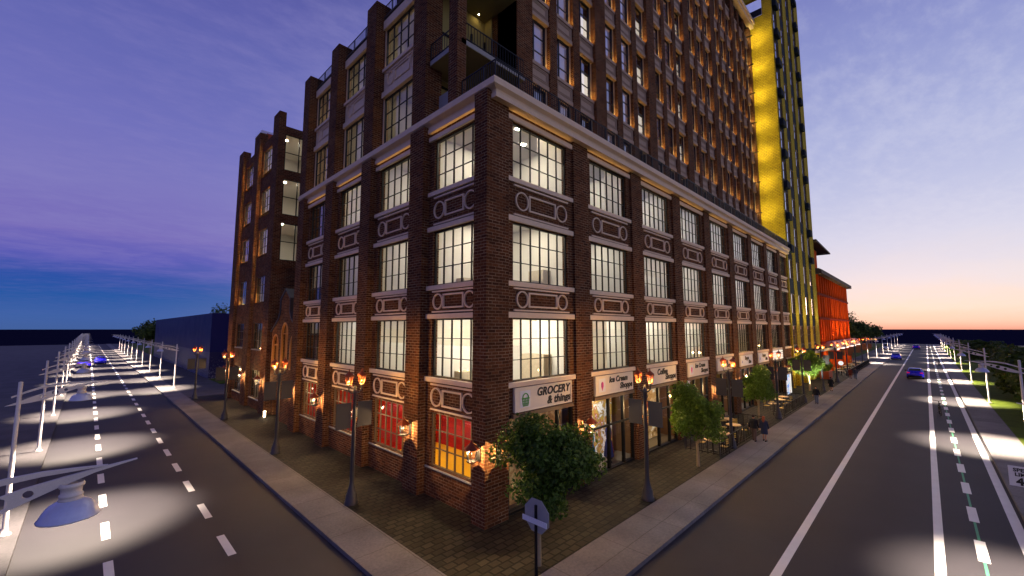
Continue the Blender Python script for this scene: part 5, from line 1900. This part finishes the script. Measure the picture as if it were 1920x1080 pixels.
# ================================================================== BICYCLES
def make_bike():
    t_ = thing('bicycle', 'bicycle', 'bicycle', (0, 0, 0), 'parked black bicycles')
    for x in (-.52, .52):
        wm = MB().tube([(x + .33 * math.cos(2 * math.pi * k / 24), 0, .34 + .33 * math.sin(2 * math.pi * k / 24)) for k in range(25)], .022, 6, False)
        wo = mesh('wheel', wm, 'tyre_rubber', t_, (x, 0, .34))
        sp = MB()
        for k in range(10):
            a = 2 * math.pi * k / 10
            sp.tube([(x, 0, .34), (x + .32 * math.cos(a), 0, .34 + .32 * math.sin(a))], .004, 4)
        mesh('spokes', sp, 'galvanised', wo)
    fr_ = MB()
    for a, b in (((-.52, 0, .34), (-.08, 0, .30)), ((-.08, 0, .30), (-.2, 0, .82)), ((-.52, 0, .34), (-.18, 0, .76)), ((-.18, 0, .76), (.34, 0, .82)), ((-.08, 0, .30), (.36, 0, .74)), ((.32, 0, .92), (.52, 0, .34))):
        fr_.tube([a, b], .02, 7)
    mesh('frame', fr_, 'iron_black', t_)
    mesh('handlebar', MB().tube([(.42, -.32, 1.0), (.30, -.26, 1.02), (.31, 0, .98), (.30, .26, 1.02), (.42, .32, 1.0)], .018, 7).tube([(.31, 0, .98), (.32, 0, .9)], .02, 6), 'iron_black', t_)
    mesh('saddle', MB().ball((-.22, 0, .87), .12, 10, 6, (1.2, .7, .35)), 'iron_black', t_)
    mesh('pedal', MB().box(-.2, -.1, .07, .17, .16, .19).tube([(-.08, .06, .30), (-.15, .07, .18)], .012, 5).box(-.06, .04, -.17, -.07, .41, .44).tube([(-.08, -.06, .30), (-.01, -.07, .42)], .012, 5), 'iron_black', t_)
    return t_


bk_ = make_bike()
c = place(bk_, (57.5, -.42, -.15), R(4), 'black bicycle standing on the right street between the white lines', True)
c.scale = (1.25,) * 3
c = place(bk_, (133, -1.5, -.15), R(4), 'distant black bicycle standing near the far bike lane')
c.scale = (1.3,) * 3


# ================================================================== PEOPLE
def person(label, loc, rz, top, legs, hair, skirt=False, stride=.12, h=1.75, long_hair=False, jacket_len=.86):
    """faces local +x; body is one skin-modified surface, clothes and hair are shells over it"""
    t_ = thing('person', label, 'person', (0, 0, 0), 'people walking on the pavement')
    s = h / 1.75
    J = {'pel': (0, 0, .95, .125), 'wai': (0, 0, 1.10, .115), 'che': (.0, 0, 1.30, .135), 'nek': (.0, 0, 1.48, .055), 'chin': (.015, 0, 1.56, .07), 'head': (.01, 0, 1.64, .095), 'crown': (.0, 0, 1.72, .07),
         'nose': (.115, 0, 1.625, .014)}
    E_ = [('pel', 'wai'), ('wai', 'che'), ('che', 'nek'), ('nek', 'chin'), ('chin', 'head'), ('head', 'crown'), ('head', 'nose')]
    for sd_, k in ((-1, 'l'), (1, 'r')):
        st = stride * sd_
        J['hip' + k] = (0, sd_ * .085, .90, .095)
        J['kne' + k] = (st * .7 + .03, sd_ * .095, .50, .06)
        J['ank' + k] = (st * 1.3 - .02, sd_ * .10, .10, .04)
        J['toe' + k] = (st * 1.3 + .16, sd_ * .12, .035, .032)
        J['sho' + k] = (0, sd_ * .17, 1.42, .06)
        J['elb' + k] = (-.03 - st * .6, sd_ * .235, 1.14, .042)
        J['wri' + k] = (.05 - st * 1.1, sd_ * .255, .90, .028)
        J['pal' + k] = (.06 - st * 1.15, sd_ * .255, .83, .030)
        E_ += [('pel', 'hip' + k), ('hip' + k, 'kne' + k), ('kne' + k, 'ank' + k), ('ank' + k, 'toe' + k), ('che', 'sho' + k), ('sho' + k, 'elb' + k), ('elb' + k, 'wri' + k), ('wri' + k, 'pal' + k)]
        px, py, pz, _ = J['pal' + k]
        for q, (dx, ln) in enumerate(((-.028, .062), (-.010, .078), (.010, .074), (.027, .06))):
            J['fa%d%s' % (q, k)] = (px + dx, py, pz - .03, .010)
            J['fb%d%s' % (q, k)] = (px + dx + .008, py - sd_ * .012, pz - .03 - ln, .008)
            E_ += [('pal' + k, 'fa%d%s' % (q, k)), ('fa%d%s' % (q, k), 'fb%d%s' % (q, k))]
        J['th' + k] = (px + .05, py - sd_ * .012, pz - .015, .009)
        E_ += [('pal' + k, 'th' + k)]
    names = list(J)
    me = bpy.data.meshes.new('body')
    me.from_pydata([tuple(c * s for c in J[n][:3]) for n in names], [(names.index(a), names.index(b)) for a, b in E_], [])
    ob = bpy.data.objects.new('body', me)
    COL.objects.link(ob)
    md = ob.modifiers.new('skin', 'SKIN')
    sv = me.skin_vertices[0].data
    for i, n in enumerate(names):
        r_ = J[n][3] * s
        sv[i].radius = (r_, r_)
        sv[i].use_root = n == 'pel'
    sub = ob.modifiers.new('sub', 'SUBSURF')
    sub.levels = sub.render_levels = 1
    dg = bpy.context.evaluated_depsgraph_get()
    nm = bpy.data.meshes.new_from_object(ob.evaluated_get(dg))
    bpy.data.objects.remove(ob)
    nm.name = 'body'
    nm.materials.clear()
    nm.materials.append(MATS['skin'])
    for p in nm.polygons: p.use_smooth = True
    ob = bpy.data.objects.new('body', nm)
    link(ob, t_, (0, 0, 0))
    # jacket / dress
    k_ = s
    mb = MB()
    def ell(z, rx, ry, cx=0):
        return [(cx + rx * math.cos(2 * math.pi * q / 18), ry * math.sin(2 * math.pi * q / 18), z) for q in range(18)]
    lo = jacket_len
    prof_ = [ell(lo, .155, .20), ell(1.0, .150, .19), ell(1.12, .140, .178), ell(1.30, .150, .205), ell(1.42, .125, .215), ell(1.475, .09, .13), ell(1.51, .062, .065)]
    if skirt:
        prof_ = [ell(.52, .20, .235), ell(.75, .185, .22)] + prof_[1:]
    v = [tuple(c * k_ for c in p) for r_ in prof_ for p in r_]
    f = [(i * 18 + q, i * 18 + (q + 1) % 18, (i + 1) * 18 + (q + 1) % 18, (i + 1) * 18 + q) for i in range(len(prof_) - 1) for q in range(18)]
    mb.add(v, f, True)
    for sfx in 'lr':
        a, b, c_ = (Vector(J[n + sfx][:3]) * k_ for n in ('sho', 'elb', 'wri'))
        mb.tube([a + Vector((0, 0, .03)), a * .5 + b * .5, b, b * .4 + c_ * .6, c_], [.072 * k_, .062 * k_, .055 * k_, .048 * k_, .042 * k_], 10)
    mesh('dress' if skirt else 'jacket', mb, top, t_)
    if not skirt:
        mb = MB().add([tuple(c * k_ for c in p) for r_ in (ell(.80, .13, .175), ell(1.0, .135, .18)) for p in r_], [(q, (q + 1) % 18, 18 + (q + 1) % 18, 18 + q) for q in range(18)], True)
        for sfx in 'lr':
            a, b, c_ = (Vector(J[n + sfx][:3]) * k_ for n in ('hip', 'kne', 'ank'))
            mb.tube([a, a * .5 + b * .5, b, b * .5 + c_ * .5, c_ - Vector((0, 0, .03))], [.108 * k_, .09 * k_, .073 * k_, .066 * k_, .06 * k_], 10)
        mesh('trousers', mb, legs, t_)
    for sfx in 'lr':
        a, b = Vector(J['ank' + sfx][:3]) * k_, Vector(J['toe' + sfx][:3]) * k_
        mesh('shoe', MB().tube([a + Vector((-.06, 0, -.05)), a + Vector((.03, 0, -.035)), b, b + Vector((.05, 0, -.005))], [.045, .052, .042, .02], 8), 'cloth_black', t_)
    hm = MB().ball((-.015 * k_, 0, 1.672 * k_), .112 * k_, 14, 10, (1.0, .92, 1.02))
    hm.v = [(min(x_, .06 * k_ if z_ < 1.69 * k_ else 9), y_, max(z_, 1.58 * k_)) for x_, y_, z_ in hm.v]
    if long_hair:
        hm.tube([(-.05, 0, 1.66 * k_), (-.10, 0, 1.52 * k_), (-.10, 0, 1.36 * k_)], [.09, .10, .05], 10)
    mesh('hair', hm, hair, t_)
    if True:
        em = MB()
        for sd_ in (-1, 1):
            em.ball((.088 * k_, sd_ * .034 * k_, 1.642 * k_), .011, 6, 4)
        mesh('eyes', em, 'sign_black', t_)
    t_.location = loc
    t_.rotation_euler = (0, 0, rz)
    WL[t_.name] = Vector(loc)
    return t_


person('man in a black jacket and tan trousers walking away beside the terrace railing', (34.0, 9.25, 0), R(0), 'cloth_black', 'cloth_tan', 'hair_dark', h=1.84)
person('red haired woman in a dark dress walking away beside the man in black', (34.5, 8.72, 0), R(0), 'cloth_navy', 'skin', 'hair_red', True, .1, 1.72, True)
person('man in a dark jacket and jeans walking alone in the middle of the pavement', (55.4, 8.85, 0), R(180), 'cloth_black', 'cloth_denim', 'hair_dark', h=1.82)
person('person with orange legs and a dark short dress, beyond the man in jeans', (67.9, 9.2, 0), R(0), 'cloth_black', 'skin', 'hair_dark', True, .1, 1.74)
person('person in a maroon top at the far terrace railing', (86.8, 9.15, 0), R(0), 'cloth_maroon', 'skin', 'hair_dark', True, .1, 1.72)
person('person in dark clothes beside the one in maroon at the far railing', (86.2, 8.45, 0), R(0), 'cloth_navy', 'cloth_denim', 'hair_dark', h=1.8)

# a seated guest on the second terrace is only a dark torso above a table: build a seated figure's chair side
bpy.context.view_layer.update()
print('objects', len(bpy.data.objects))
